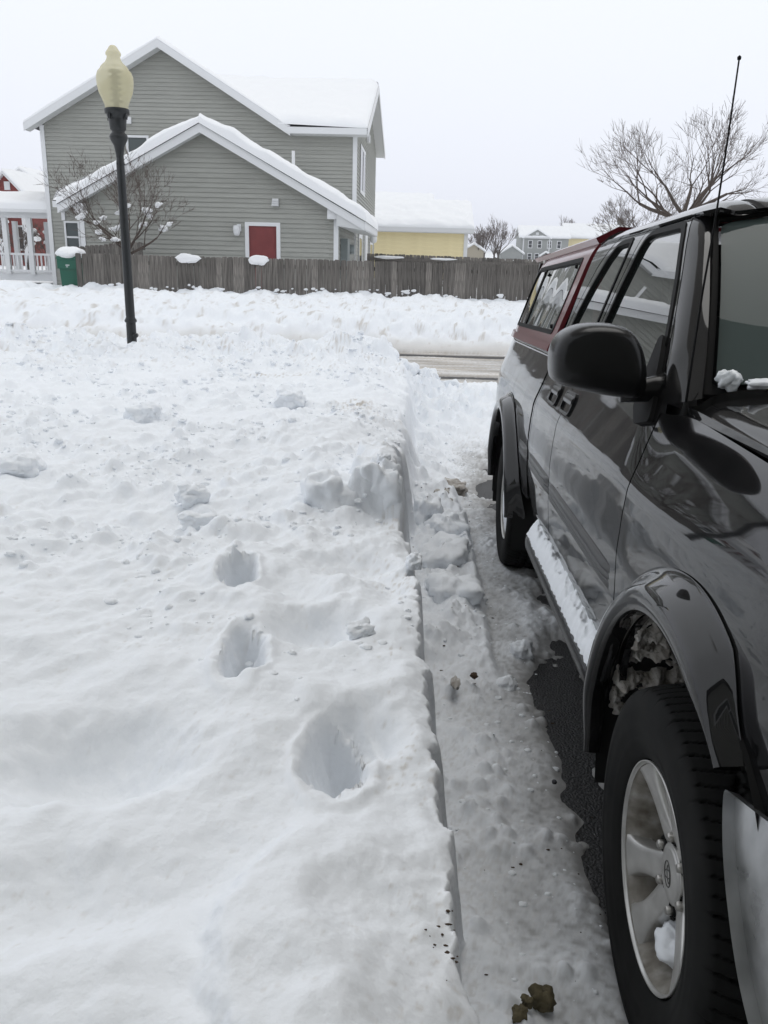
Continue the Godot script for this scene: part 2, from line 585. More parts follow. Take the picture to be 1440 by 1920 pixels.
# top of the snow (x to the right, d metres ahead of the camera)
func snow_y(x: float, d: float) -> float:
	var z := -d
	var g := drive_y(z)
	var lo := na.get_noise_2d(x, z)
	var mid := nb.get_noise_2d(x, z)
	var fine := nc.get_noise_2d(x, z)
	if d < 13.6:
		var e := bank_edge(d)
		var loose := smoothstep(3.6, 5.0, d)
		e += lerpf(0.030, 0.07, loose) * nb.get_noise_2d(7.3, z * lerpf(1.5, 0.7, loose)) + lerpf(0.018, 0.03, loose) * nc.get_noise_2d(3.1, z * 0.6)
		var y_low := -9.0
		var y_top := -9.0
		# the cleared strip between the bank and the truck
		if x > e - 0.12:
			var t := 0.035 + 0.018 * mid + 0.0035 * fine
			var strip := smoothstep(0.0, 0.25, 0.44 - x)
			# trampled ledge beside the bank
			var ledge := smoothstep(2.9, 3.4, d) * (1.0 - smoothstep(5.6, 6.6, d))
			var edge2 := 0.375 + 0.02 * nb.get_noise_2d(9.0, z * 2.0) - 0.05 * smoothstep(5.0, 6.4, d)
			t += ledge * (0.085 + 0.05 * lo + 0.045 * mid + 0.012 * fine) * (1.0 - smoothstep(edge2 - 0.03, edge2 + 0.02, x))
			t += strip * (0.02 + 0.03 * maxf(0.0, mid)) * (1.0 - ledge)
			var cl := dome(cell_c.get_noise_2d(x, z), 0.42)
			t += cl * 0.14 * smoothstep(0.0, 0.5, mid)
			# bare, scraped ground along and below the truck
			var bare := smoothstep(0.42, 0.76, x + 0.10 * mid + 0.05 * lo)
			if d > 8.2:
				bare *= 1.0 - smoothstep(8.2, 9.4, d)
			var patch := nd.get_noise_2d(x * 1.6 + 4.0, z * 1.1)
			t -= bare * (0.016 + 0.06 * patch + 0.040 * smoothstep(0.62, 0.95, x)) + bare * (0.010 * fine + 0.014 * mid + 0.03 * nb.get_noise_2d(x * 2.4 + 8.0, z * 0.8))
			# darker bare places seen in the photograph
			t -= 0.075 * exp(-pow((x - 0.64) / 0.14, 2.0) - pow((d - 2.95) / 0.32, 2.0))
			t -= 0.055 * exp(-pow((x - 0.60) / 0.10, 2.0) - pow((d - 2.2) / 0.42, 2.0))
			t -= 0.07 * exp(-pow((x - 0.66) / 0.15, 2.0) - pow((d - 6.55) / 0.5, 2.0))
			t -= 0.05 * exp(-pow((x - 0.60) / 0.07, 2.0) - pow((d - 1.75) / 0.3, 2.0))
			t += 0.13 * smoothstep(4.9, 6.6, d) * (1.0 - smoothstep(-0.05, 0.5, x)) * (1.0 + 0.6 * mid)
			# berm pushed up across the end of the drive
			var be := exp(-pow((d - 10.4 - 0.5 * lo) / 1.0, 2.0))
			t += be * (0.16 + 0.10 * mid + 0.10 * lo + 0.30 * dome(cell_b.get_noise_2d(x, z), 0.5))
			t += smoothstep(8.0, 9.0, d) * (1.0 - smoothstep(12.4, 13.2, d)) * (0.05 + 0.03 * mid)
			# heap against the bank at its near end
			t += 0.16 * exp(-pow((x - 0.2) / 0.11, 2.0)) * (1.0 - smoothstep(0.95, 1.35, d))
			t += 0.42 * smoothstep(2.80, 2.92, x + 0.04 * mid)
			y_low = g + t
		if x < e + 0.12:
			var top := lut(d, [0.0, 1.0, 2.5, 3.85, 5.5, 8.0, 9.5, 11.0, 12.2, 12.9, 13.5], [0.44, 0.43, 0.405, 0.350, 0.41, 0.40, 0.39, 0.42, 0.40, 0.12, -0.26])
			# the bank stands higher beyond the cut face
			top += 0.20 * smoothstep(3.97, 4.03, d + 0.03 * mid) * (1.0 - smoothstep(4.15, 5.4, d)) * smoothstep(-0.36, -0.28, x + 0.04 * mid)
			top += 0.05 * smoothstep(3.8, 4.3, d) * (1.0 - smoothstep(5.0, 6.5, d)) * smoothstep(-1.2, -0.5, x)
			top += 0.20 * exp(-pow((x + 0.95) / 0.5, 2.0) - pow((d - 10.8) / 0.7, 2.0))
			var far := smoothstep(1.8, 3.6, d)
			top += 0.045 * lo + lerpf(0.022, 0.030, far) * mid + lerpf(0.0022, 0.0045, far) * fine
			top += 0.035 * nd.get_noise_2d(x * 0.8, z * 0.8)
			top -= 0.13 * smoothstep(4.7, 6.2, d) * (1.0 - smoothstep(8.8, 10.2, d)) * smoothstep(-0.45, 0.0, x - e + 0.12 * mid)
			# clods
			var m := smoothstep(-0.50, 0.15, nd.get_noise_2d(x * 0.7 + 31.0, z * 0.7 - 8.0)) * far
			m *= 1.0 - 0.65 * smoothstep(-0.9, 0.0, x) * (1.0 - smoothstep(4.0, 5.5, d))
			var ca := cell_a.get_noise_2d(x + 0.05 * lo, z)
			var cb := cell_b.get_noise_2d(x, z)
			var cc := cell_c.get_noise_2d(x, z)
			top += m * (0.42 * dome(ca, 0.38) * smoothstep(-0.1, 0.5, lo) + 0.26 * dome(cb, 0.42) * smoothstep(-0.2, 0.3, mid) + 0.10 * dome(cc, 0.42) * smoothstep(0.0, 0.4, -mid))
			top += far * 0.016 * nb.get_noise_2d(x * 2.1 + 3.0, z * 2.1)
			if d > 8.5:
				# heaps thrown up by the plough along the kerb
				var pile := smoothstep(8.8, 10.8, d) * (1.0 - smoothstep(12.5, 13.3, d))
				top += pile * (0.12 * lo + 0.06 * mid + 0.10 * dome(cb, 0.5) + 0.30 * dome(ca, 0.45))
			# ledge running towards the camera where the crust broke
			if d < 1.8 and x < 0.3:
				var lx := -0.285 + 0.05 * sin(d * 9.0) + 0.03 * mid + 0.012 * fine
				var s := smoothstep(lx - 0.03, lx + 0.04, x) * (1.0 - smoothstep(1.38, 1.62, d))
				top += 0.034 * s * (1.0 - smoothstep(lx + 0.10, lx + 0.42, x)) - 0.015 * (1.0 - s) * (1.0 - smoothstep(1.3, 1.75, d))
			for h in HOLES:
				var dx: float = x - h[0]
				var dd: float = d - h[1]
				if absf(dx) < h[2] * 2.2 and absf(dd) < h[3] * 2.2:
					var c := cos(h[6])
					var sn := sin(h[6])
					var a: float = (dx * c + dd * sn) / h[2]
					var b: float = (-dx * sn + dd * c) / h[3]
					if h[5] > 0:
						b = b * 0.72 if b > 0.0 else b * 1.25        # far side slopes, near side is steep
					var r := sqrt(a * a + b * b) + (0.30 if h[5] > 0 else 0.08) * mid + (0.10 * nb.get_noise_2d(x * 2.7 + 5.0, z * 2.7) + 0.05 * fine if h[5] > 0 else 0.02 * fine)
					if r < 1.5:
						if h[5] > 0:
							top -= h[4] * (0.55 * (1.0 - smoothstep(0.55, 1.02, r)) + 0.45 * (1.0 - smoothstep(0.05, 0.8, r)))
							top += 0.012 * exp(-pow((r - 1.22) / 0.16, 2.0))
							if r < 0.9:
								top += 0.12 * dome(cc, 0.5) * smoothstep(-0.1, 0.3, mid) + 0.25 * dome(cell_b.get_noise_2d(x * 1.6, z * 1.6), 0.4)
						else:
							top -= h[4] * (1.0 - smoothstep(0.1, 1.15, r))
			# rounded, slightly overhung shoulder
			top -= 0.05 * smoothstep(-0.09, 0.03, x - e) * (0.6 + 1.2 * absf(mid))
			if d < 1.5:
				top -= 0.22 * smoothstep(-0.10, 0.22, x) * (1.0 - smoothstep(0.7, 1.45, d))
			y_top = maxf(top, g - 0.05)
		if y_low < -8.0:
			return y_top
		if y_top < -8.0:
			return y_low
		var w := smoothstep(e - 0.022 - 0.03 * loose, e + 0.022 + 0.008 * mid + 0.05 * loose, x + 0.006 * fine)
		return lerpf(y_top, y_low, w)
	if d < 18.2:
		# street: packed dirty snow with worn wheel tracks
		var tr := 0.55 * nb.get_noise_2d(x * 0.12, z * 0.55) + 0.5 * nd.get_noise_2d(x * 0.25, z)
		var t2 := 0.012 + 0.02 * tr + 0.006 * fine
		t2 -= 0.035 * smoothstep(17.35, 17.6, d) * (1.0 - smoothstep(17.85, 18.05, d))
		t2 -= 0.02 * exp(-pow((d - 14.3) / 0.25, 2.0))
		var s2 := smoothstep(13.6, 14.0, d)
		var y0 := -0.32 + t2
		return lerpf(maxf(y0, -0.30), y0, s2)
	# ploughed bank across the street, up to the fence
	var up := lut(d, [18.05, 18.25, 18.7, 19.4, 20.4, 21.4, 23.0, 26.0, 40.0], [-0.34, -0.22, 0.02, 0.40, 0.63, 0.71, 0.66, 0.55, 0.5])
	var amp := smoothstep(18.1, 18.9, d) * (1.0 - 0.75 * smoothstep(22.0, 24.0, d))
	up += amp * (0.14 * lo + 0.06 * nd.get_noise_2d(x * 0.8, z * 0.8) + 0.035 * mid + 0.010 * fine + 0.30 * dome(cell_a.get_noise_2d(x, z), 0.45) + 0.10 * dome(cell_b.get_noise_2d(x, z), 0.45))
	return up

func snow_color(x: float, d: float, y: float) -> Color:
	var z := -d
	var white := Color(0.868, 0.895, 0.93)
	var f := nc.get_noise_2d(x * 1.7 + 50.0, z * 1.7)
	var p := nd.get_noise_2d(x * 1.3 + 20.0, z * 1.3 + 70.0)
	var dirt := 0.0
	var brown := Color(0.40, 0.335, 0.25)
	if d > 13.6 and d < 18.2:
		var st := nb.get_noise_2d(x * 0.15, z * 1.2)
		dirt = clampf(0.55 + 0.5 * st + 0.35 * f, 0.0, 0.95)
		var thin := 1.0 - smoothstep(-0.318, -0.295, y)
		return white.lerp(Color(0.53, 0.465, 0.385), dirt).lerp(Color(0.20, 0.185, 0.17), thin * 0.6)
	if d >= 18.2:
		var f2 := nb.get_noise_2d(x * 0.9 + 9.0, (z + y) * 1.6)
		dirt = smoothstep(0.16, 0.62, 0.75 * f2 + 0.35 * f + 0.5 * p) * (1.0 - smoothstep(20.6, 21.4, d)) * 0.5
		dirt = maxf(dirt, 0.45 * (1.0 - smoothstep(18.2, 18.8, d)))
		return white.lerp(brown, dirt)
	var e := bank_edge(d)
	if x > e:
		var g := drive_y(z)
		var t := y - g
		# packed, gritty snow: grit shows in grains
		var grit := smoothstep(0.30, 0.75, f + 0.35 * p + 0.2)
		var c := white.lerp(Color(0.76, 0.785, 0.82), 0.35 + 0.25 * p)
		c = c.lerp(Color(0.40, 0.37, 0.33), 0.34 * grit * (1.0 - smoothstep(0.05, 0.14, t)))
		# ice so thin that the asphalt grain shows
		var thin2 := 1.0 - smoothstep(0.0, 0.062, t + 0.028 * f)
		c = c.lerp(Color(0.17, 0.155, 0.135), thin2 * 0.72)
		if d > 8.6:
			c = c.lerp(white, smoothstep(8.6, 9.8, d))
		return c
	# bank: stains and road grit
	if d > 6.0:
		var s := smoothstep(0.34, 0.7, f + 0.6 * p) * smoothstep(8.0, 10.0, d) * 0.45
		s = maxf(s, 0.75 * exp(-pow((x + 0.50) / 0.16, 2.0) - pow((d - 7.0) / 0.34, 2.0)) * smoothstep(-0.15, 0.35, f))
		s = maxf(s, 0.35 * exp(-pow((x + 0.25) / 0.22, 2.0) - pow((d - 6.6) / 0.25, 2.0)) * smoothstep(-0.1, 0.4, f))
		s = maxf(s, 0.6 * exp(-pow((d - 8.6 - 0.35 * (x + 1.6)) / 0.12, 2.0)) * smoothstep(0.05, 0.4, f) * smoothstep(-2.2, -1.8, x) * (1.0 - smoothstep(-1.2, -0.9, x)))
		dirt = s
	else:
		# gritty crust near the edge of the bank
		var k := exp(-pow((x - e + 0.10) / 0.12, 2.0)) * smoothstep(0.35, 0.75, f + 0.5 * p)
		dirt = 0.42 * k
		dirt = maxf(dirt, 0.22 * smoothstep(0.45, 0.8, f + 0.4 * p))
	return white.lerp(brown, dirt)

func build_ground() -> void:
	# wide land under everything, rising gently towards the far houses
	var v := PackedVector3Array()
	var rows := 60
	var cols := 41
	for r in rows:
		var z := lerpf(60.0, -24.0, r / 14.0) if r < 15 else -24.0 - pow((r - 14.0) / 45.0, 2.0) * 700.0
		for q in cols:
			var x := lerpf(-1.0, 1.0, q / 40.0)
			x = 600.0 * x * absf(x)
			var y := -0.8
			if z < -24.0:
				y = 0.25 * smoothstep(-24.0, -34.0, z) - 0.8 * (1.0 - smoothstep(-24.0, -30.0, z)) + 0.0155 * maxf(0.0, -z - 40.0)
			v.append(Vector3(x, y, z))
	structure("ground", grid_mesh(rows, cols, v), M.snow_roof)
	# asphalt of the driveway and the street
	v = PackedVector3Array()
	for r in 30:
		var z2 := lerpf(6.0, -13.4, r / 29.0)
		for q in 2:
			v.append(Vector3(-0.7 if q == 0 else 3.4, drive_y(z2), z2))
	structure("driveway", grid_mesh(30, 2, v), M.asphalt)
	v = PackedVector3Array()
	for r in 4:
		for q in 2:
			v.append(Vector3(-60.0 if q == 0 else 60.0, -0.325, lerpf(-13.0, -18.6, r / 3.0)))
	structure("street", grid_mesh(4, 2, v), M.asphalt)
	# the snow: one continuous sheet whose cells grow with distance
	var ds := PackedFloat32Array()
	var d := -3.2
	while d < 27.5:
		ds.append(d)
		if d < 0.7:
			d += 0.05
		elif d < 14.0:
			d += 0.0052 * (d + 0.55)
		elif d < 18.2:
			d += 0.06
		elif d < 22.0:
			d += 0.075
		else:
			d += 0.3
	var nx := 760
	v = PackedVector3Array()
	var c := PackedColorArray()
	v.resize(ds.size() * nx)
	c.resize(ds.size() * nx)
	var k := 0
	for dd in ds:
		var wdt := 2.6 + 1.0 * maxf(dd, 0.0)
		for q in nx:
			var s := lerpf(-1.0, 1.0, q / float(nx - 1))
			var x2 := wdt * (0.42 * s + 0.58 * s * s * s)
			var y2 := snow_y(x2, dd)
			v[k] = Vector3(x2, y2, -dd)
			c[k] = snow_color(x2, dd, y2)
			k += 1
	structure("snow_ground", grid_mesh(ds.size(), nx, v, c), M.snow)
	print("snow vertices ", v.size())
	# the snow beyond the sheet, to either side of it
	for sgn in [-1.0, 1.0]:
		v = PackedVector3Array()
		c = PackedColorArray()
		var xs := 26
		for dd in ds:
			if dd < 18.2 and dd > -2.0 and (int(dd * 40.0) % 5) != 0:
				continue
			var wd := 2.6 + 1.0 * maxf(dd, 0.0) - 0.05
			for q in xs:
				var qq := q if sgn > 0.0 else xs - 1 - q
				var x3: float = sgn * (wd + (60.0 - wd) * pow(qq / float(xs - 1), 2.0))
				var y3 := snow_y(x3, dd) if sgn < 0.0 or dd > 13.0 else (0.35 if x3 > 3.1 else drive_y(-dd) - 0.05)
				v.append(Vector3(x3, y3 - 0.01, -dd))
				c.append(Color(0.875, 0.885, 0.90))
		structure("snow_verge", grid_mesh(v.size() / xs, xs, v, c), M.snow)

# ------------------------------------------------------------------ houses
# lapped boards over a wall polygon; (a, b) run along ax and up, n is the outward normal
func siding(parent: Node, poly: PackedVector2Array, holes: Array, o: Vector3, ax: Vector3, n: Vector3, exposure: float, lap := 0.030) -> void:
	var lo := poly[0]
	var hi := poly[0]
	for p in poly:
		lo = Vector2(minf(lo.x, p.x), minf(lo.y, p.y))
		hi = Vector2(maxf(hi.x, p.x), maxf(hi.y, p.y))
	var y := lo.y
	var i := 0
	var right := ax.cross(Vector3.UP).dot(n) > 0.0
	while y < hi.y - 0.01:
		var y1 := minf(y + exposure, hi.y)
		var strip := PackedVector2Array([Vector2(lo.x - 1, y), Vector2(hi.x + 1, y), Vector2(hi.x + 1, y1), Vector2(lo.x - 1, y1)])
		var pieces: Array = Geometry2D.intersect_polygons(poly, strip)
		for h in holes:
			var rest := []
			for q in pieces:
				rest.append_array(Geometry2D.clip_polygons(q, h))
			pieces = rest
		var st := st_new()
		var any := false
		for q in pieces:
			var idx: PackedInt32Array = Geometry2D.triangulate_polygon(q)
			for t in range(0, idx.size(), 3):
				var w := [q[idx[t]], q[idx[t + 1]], q[idx[t + 2]]]
				if (w[1] - w[0]).cross(w[2] - w[0]) < 0.0:
					w.reverse()
				var pts := []
				for e in w:
					pts.append(o + ax * e.x + Vector3.UP * e.y + n * (0.004 + lap * (1.0 - (e.y - y) / exposure)))
				if right:
					tri(st, pts[0], pts[1], pts[2])
				else:
					tri(st, pts[2], pts[1], pts[0])
				any = true
			var l := 1e9
			var r := -1e9
			for e in q:
				if absf(e.y - y) < 1e-4:
					l = minf(l, e.x)
					r = maxf(r, e.x)
			if r > l:
				var a := o + ax * l + Vector3.UP * y
				var b := o + ax * r + Vector3.UP * y
				if right:
					quad(st, a, b, b + n * (0.004 + lap), a + n * (0.004 + lap))
				else:
					quad(st, b, a, a + n * (0.004 + lap), b + n * (0.004 + lap))
		if any:
			obj("siding_board", fin(st), M["siding_%d" % ((i * 7 + i / 3) % 3)], parent)
		y = y1
		i += 1

func rect(x0: float, y0: float, x1: float, y1: float) -> PackedVector2Array:
	return PackedVector2Array([Vector2(x0, y0), Vector2(x1, y0), Vector2(x1, y1), Vector2(x0, y1)])

# snow on a roof plane: o is one corner, a runs along, b runs up (or across); rounded where the edge is free
func roof_snow(parent: Node, o: Vector3, a: Vector3, b: Vector3, t: float, free := [true, true, true, true], sd := 1.0, rnd := 0.28) -> MeshInstance3D:
	var la := a.length()
	var lb := b.length()
	var nr := clampi(int(lb / 0.12), 8, 60)
	var nq := clampi(int(la / 0.12), 8, 110)
	var v := PackedVector3Array()
	var up := Vector3.UP
	for r in nr:
		var fb := r / float(nr - 1)
		fb = 0.5 - 0.5 * cos(PI * fb)
		for q in nq:
			var fa := q / float(nq - 1)
			fa = 0.5 - 0.5 * cos(PI * fa)
			var p := o + a * fa + b * fb
			var e := 9.0
			if free[0]: e = minf(e, fa * la)
			if free[1]: e = minf(e, (1.0 - fa) * la)
			if free[2]: e = minf(e, fb * lb)
			if free[3]: e = minf(e, (1.0 - fb) * lb)
			var h := t * (0.38 * smoothstep(0.0, 0.015, e) + 0.62 * sqrt(clampf(1.0 - pow(1.0 - clampf(e / rnd, 0.0, 1.0), 2.0), 0.0, 1.0)))
			h *= 1.0 + 0.30 * na.get_noise_2d(p.x * 1.3 + sd, p.z * 1.3) + 0.10 * nb.get_noise_2d(p.x * 0.7, p.z * 0.7 + sd)
			if not free[3]:
				h *= 1.0 - 0.28 * exp(-pow((1.0 - fb) * lb / 0.6, 2.0))
			v.append(p + up * (h - 0.01))
	var flip := a.cross(b).y < 0.0
	return obj("roof_snow", grid_mesh(nr, nq, v, PackedColorArray(), flip), M.snow_roof, parent)

# snow on a four-cornered roof patch: p00 - p10 along the eave, p01 - p11 along the ridge
func roof_snow4(parent: Node, p00: Vector3, p10: Vector3, p11: Vector3, p01: Vector3, t: float, free: Array, sd := 1.0, rnd := 0.35) -> MeshInstance3D:
	var nr := 40
	var nq := 60
	var v := PackedVector3Array()
	for r in nr:
		var fb := 0.5 - 0.5 * cos(PI * r / (nr - 1.0))
		var a := p00.lerp(p01, fb)
		var b := p10.lerp(p11, fb)
		for q in nq:
			var fa := 0.5 - 0.5 * cos(PI * q / (nq - 1.0))
			var p := a.lerp(b, fa)
			var e := 9.0
			if free[0]: e = minf(e, fa * a.distance_to(b))
			if free[1]: e = minf(e, (1.0 - fa) * a.distance_to(b))
			if free[2]: e = minf(e, fb * p00.distance_to(p01))
			if free[3]: e = minf(e, (1.0 - fb) * p00.distance_to(p01))
			var h := t * sqrt(clampf(1.0 - pow(1.0 - clampf(e / rnd, 0.0, 1.0), 2.0), 0.0, 1.0))
			h *= 1.0 + 0.30 * na.get_noise_2d(p.x * 1.3 + sd, p.z * 1.3)
			v.append(p + Vector3(0, h - 0.01, 0))
	var flip := (p10 - p00).cross(p01 - p00).y < 0.0
	if (p10 - p00).length() < 0.01:
		flip = (p11 - p00).cross(p01 - p00).y < 0.0
	return obj("roof_snow", grid_mesh(nr, nq, v, PackedColorArray(), flip), M.snow_roof, parent)

# window on a wall: frame of four boards, pane, optional middle bar
func window(parent: Node, o: Vector3, ax: Vector3, n: Vector3, x0: float, y0: float, x1: float, y1: float, fr := 0.09, pane_mat := "window_dark", bars := 0, cross_bar := false, proud := 0.05) -> void:
	var w := Node3D.new()
	w.name = "window"
	parent.add_child(w, true)
	var st := st_new()
	var d := n * proud
	for r in [rect(x0, y0, x0 + fr, y1), rect(x1 - fr, y0, x1, y1), rect(x0 + fr, y1 - fr, x1 - fr, y1), rect(x0 + fr, y0, x1 - fr, y0 + fr)]:
		prism(st, r, o + n * 0.002, ax, Vector3.UP, d)
	obj("frame", fin(st), M.trim, w)
	st = st_new()
	prism(st, rect(x0 + fr, y0 + fr, x1 - fr, y1 - fr), o + n * 0.004, ax, Vector3.UP, n * 0.012)
	obj("pane", fin(st), M[pane_mat], w)
	if bars > 0 or cross_bar:
		st = st_new()
		for i in bars:
			var x := lerpf(x0 + fr, x1 - fr, (i + 1.0) / (bars + 1.0))
			prism(st, rect(x - 0.035, y0 + fr, x + 0.035, y1 - fr), o + n * 0.018, ax, Vector3.UP, n * 0.02)
		if cross_bar:
			var y := (y0 + y1) * 0.5
			prism(st, rect(x0 + fr, y - 0.03, x1 - fr, y + 0.03), o + n * 0.018, ax, Vector3.UP, n * 0.022)
		obj("sash_bar", fin(st), M.trim, w)

func board(parent: Node, called: String, poly: PackedVector2Array, o: Vector3, ax: Vector3, n: Vector3, thick: float, m: String) -> MeshInstance3D:
	var st := st_new()
	prism(st, poly, o, ax, Vector3.UP, n * thick)
	return obj(called, fin(st), M[m], parent)

# roof plane as a slab
func slab(st: SurfaceTool, p: Array, t: float) -> void:
	var d := Vector3(0, -t, 0)
	var n: Vector3 = (p[1] - p[0]).cross(p[2] - p[0])
	var q := p.duplicate()
	if n.y < 0.0:
		q.reverse()
	hexa(st, [q[0] + d, q[1] + d, q[2] + d, q[3] + d, q[0], q[1], q[2], q[3]])

func build_grey_house() -> void:
	var h := thing("grey_house", "two storey grey clapboard house with white trim and low garage wing behind picket fence", "house", Vector3(-8.0, 0.0, -33.0))
	var off := -h.position
	var fz := Vector3(0, 0, 1)
	var X := Vector3(1, 0, 0)
	# ---- garage wing front
	var gz := -26.0
	var gp := PackedVector2Array([Vector2(-10.22, 0.0), Vector2(-2.55, 0.0), Vector2(-2.55, 2.93), Vector2(-6.44, 5.03), Vector2(-10.22, 2.99)])
	var o := off + Vector3(0, 0, gz)
	var wall := board(h, "garage_front_wall", gp, o - fz * 0.2, X, fz, 0.2, "siding_wall")
	siding(wall, gp, [rect(-5.27, 0.2, -4.21, 2.57)], o, X, fz, 0.135)
	# red door in a white surround
	var door := Node3D.new()
	door.name = "side_door"
	h.add_child(door, true)
	var st := st_new()
	for r in [rect(-5.27, 0.3, -5.155, 2.57), rect(-4.325, 0.3, -4.21, 2.57), rect(-5.155, 2.465, -4.325, 2.57)]:
		prism(st, r, o + fz * 0.003, X, Vector3.UP, fz * 0.045)
	obj("door_surround", fin(st), M.trim, door)
	st = st_new()
	prism(st, rect(-5.155, 0.3, -4.325, 2.465), o + fz * 0.002, X, Vector3.UP, fz * 0.008)
	obj("door_rebate", fin(st), M.door_red, door)
	st = st_new()
	prism(st, rect(-5.10, 0.3, -4.38, 2.42), o + fz * 0.0105, X, Vector3.UP, fz * 0.016)
	obj("door_leaf", fin(st), M.door_red, door)
	# corner boards
	for x in [-10.26, -2.61]:
		board(h, "corner_board", rect(x, 0.0, x + 0.14, 2.90), o + fz * 0.026, X, fz, 0.03, "trim")
	# light and vent by the door
	var lt := Node3D.new()
	lt.name = "wall_light"
	h.add_child(lt, true)
	lt.position = off + Vector3(-5.47, 2.30, gz + 0.03)
	obj("bracket", box_mesh(Vector3(-0.03, 0.0, 0.0), Vector3(0.09, 0.2, 0.06)), M.fixture_white, lt)
	st = st_new()
	lathe(st, PackedVector2Array([Vector2(0, -0.13), Vector2(0.07, -0.12), Vector2(0.105, -0.03), Vector2(0.105, 0.08), Vector2(0.09, 0.16), Vector2(0, 0.17)]), 14, Vector3(-0.02, 0, 0.15))
	obj("light_shade", fin(st), M.fixture_white, lt)
	var vt := Node3D.new()
	vt.name = "wall_vent"
	h.add_child(vt, true)
	vt.position = off + Vector3(-4.34, 3.13, gz + 0.03)
	st = st_new()
	hexa(st, [Vector3(-0.10, -0.10, 0.16), Vector3(0.10, -0.10, 0.16), Vector3(0.10, -0.10, 0), Vector3(-0.10, -0.10, 0), Vector3(-0.09, 0.11, 0.05), Vector3(0.09, 0.11, 0.05), Vector3(0.09, 0.11, 0), Vector3(-0.09, 0.11, 0)])
	obj("vent_hood", fin(st), M.fixture_white, vt)
	st = st_new()
	for i in 3:
		box(st, Vector3(-0.085, -0.075 + i * 0.05, 0.132 - i * 0.02), Vector3(0.085, -0.055 + i * 0.05, 0.165 - i * 0.026))
	obj("vent_slat", fin(st), M.soffit, vt)
	# garage roof: two slopes, ridge runs back
	var gpk := Vector3(-6.44, 5.20, 0)
	var gl := Vector3(-10.75, 2.93, 0)
	var gr := Vector3(-1.68, 2.66, 0)
	var z0 := -25.62
	var z1 := -33.0
	st = st_new()
	slab(st, [off + Vector3(gl.x, gl.y, z0), off + Vector3(gpk.x, gpk.y, z0), off + Vector3(gpk.x, gpk.y, z1), off + Vector3(gl.x, gl.y, z1)], 0.10)
	slab(st, [off + Vector3(gpk.x, gpk.y, z0), off + Vector3(gr.x, gr.y, z0), off + Vector3(gr.x, gr.y, z1), off + Vector3(gpk.x, gpk.y, z1)], 0.10)
	var groof := obj("garage_roof", fin(st), M.shingle, h)
	rake(h, off + Vector3(gl.x, gl.y, z0), off + Vector3(gpk.x, gpk.y, z0), 0.24, 0.36)
	rake(h, off + Vector3(gpk.x, gpk.y, z0), off + Vector3(gr.x, gr.y, z0), 0.24, 0.36)
	# right eave board and return
	board(h, "fascia", rect(z1, -0.22, z0, -0.01), off + Vector3(gr.x - 0.02, gr.y, 0), Vector3(0, 0, 1), Vector3(1, 0, 0), 0.04, "trim")
	st = st_new()
	slab(st, [off + Vector3(-2.5, 2.55, z0), off + Vector3(gr.x, 2.44, z0), off + Vector3(gr.x, 2.44, z1), off + Vector3(-2.5, 2.55, z1)], 0.03)
	prism(st, PackedVector2Array([Vector2(-2.5, 2.53), Vector2(-1.72, 2.42), Vector2(-1.72, 2.46), Vector2(-2.5, 2.88)]), off + Vector3(0, 0, z0 - 0.03), X, Vector3.UP, fz * 0.025)
	obj("soffit", fin(st), M.soffit, h)
	for sx in [[-2.78, -2.50], [-10.30, -10.02]]:
		board(h, "eave_return", rect(sx[0], 2.70, sx[1], 2.98), off + Vector3(0, 0, -25.95), X, fz, 0.26, "trim")
	var gs1 := roof_snow(groof, off + Vector3(gl.x, gl.y, z0 + 0.10), Vector3(0, 0, z1 - z0), Vector3(gpk.x - gl.x, gpk.y - gl.y, 0), 0.36, [true, false, true, false], 3.0, 0.3)
	var gs2 := roof_snow(groof, off + Vector3(gr.x + 0.05, gr.y, z0 + 0.10), Vector3(0, 0, z1 - z0), Vector3(gpk.x - gr.x - 0.05, gpk.y - gr.y, 0), 0.36, [true, false, true, false], 9.0, 0.3)
	st = st_new()
	tube(st, PackedVector3Array([off + Vector3(-4.03, 3.9, -27.5), off + Vector3(-4.03, 4.73, -27.5)]), PackedFloat32Array([0.05, 0.05]), 10)
	obj("vent_pipe", fin(st), M.fixture_white, h)
	# ---- link between garage and house, a hipped roof full of snow
	var lz := -28.5
	var lp := rect(-11.80, 0.0, -10.0, 3.08)
	wall = board(h, "link_wall", lp, off + Vector3(0, 0, lz - 0.2), X, fz, 0.2, "siding_wall")
	siding(wall, lp, [rect(-11.76, 1.55, -11.28, 2.56)], off + Vector3(0, 0, lz), X, fz, 0.135)
	window(h, off + Vector3(0, 0, lz), X, fz, -11.78, 1.55, -11.26, 2.56, 0.06, "window_grey", 0, true)
	board(h, "corner_board", rect(-11.84, 0.0, -11.72, 1.54), off + Vector3(0, 0, lz + 0.026), X, fz, 0.03, "trim")
	board(h, "corner_board", rect(-11.84, 2.58, -11.72, 3.08), off + Vector3(0, 0, lz + 0.026), X, fz, 0.03, "trim")
	st = st_new()
	# front slope and hip end
	var e0 := off + Vector3(-11.95, 3.18, lz + 0.35)
	var e1 := off + Vector3(-8.6, 3.18, lz + 0.35)
	var r0 := off + Vector3(-10.85, 4.36, -30.9)
	var r1 := off + Vector3(-8.6, 4.36, -30.9)
	var eb := off + Vector3(-11.95, 3.18, -33.0)
	slab(st, [e0, e1, r1, r0], 0.08)
	slab(st, [e0, r0, r0 + Vector3(0, 0, -2.1), eb], 0.08)
	var lroof := obj("link_roof", fin(st), M.shingle, h)
	board(h, "fascia", rect(-11.97, 2.96, -10.5, 3.15), off + Vector3(0, 0, lz + 0.33), X, fz, 0.04, "trim")
	var v := PackedVector3Array()
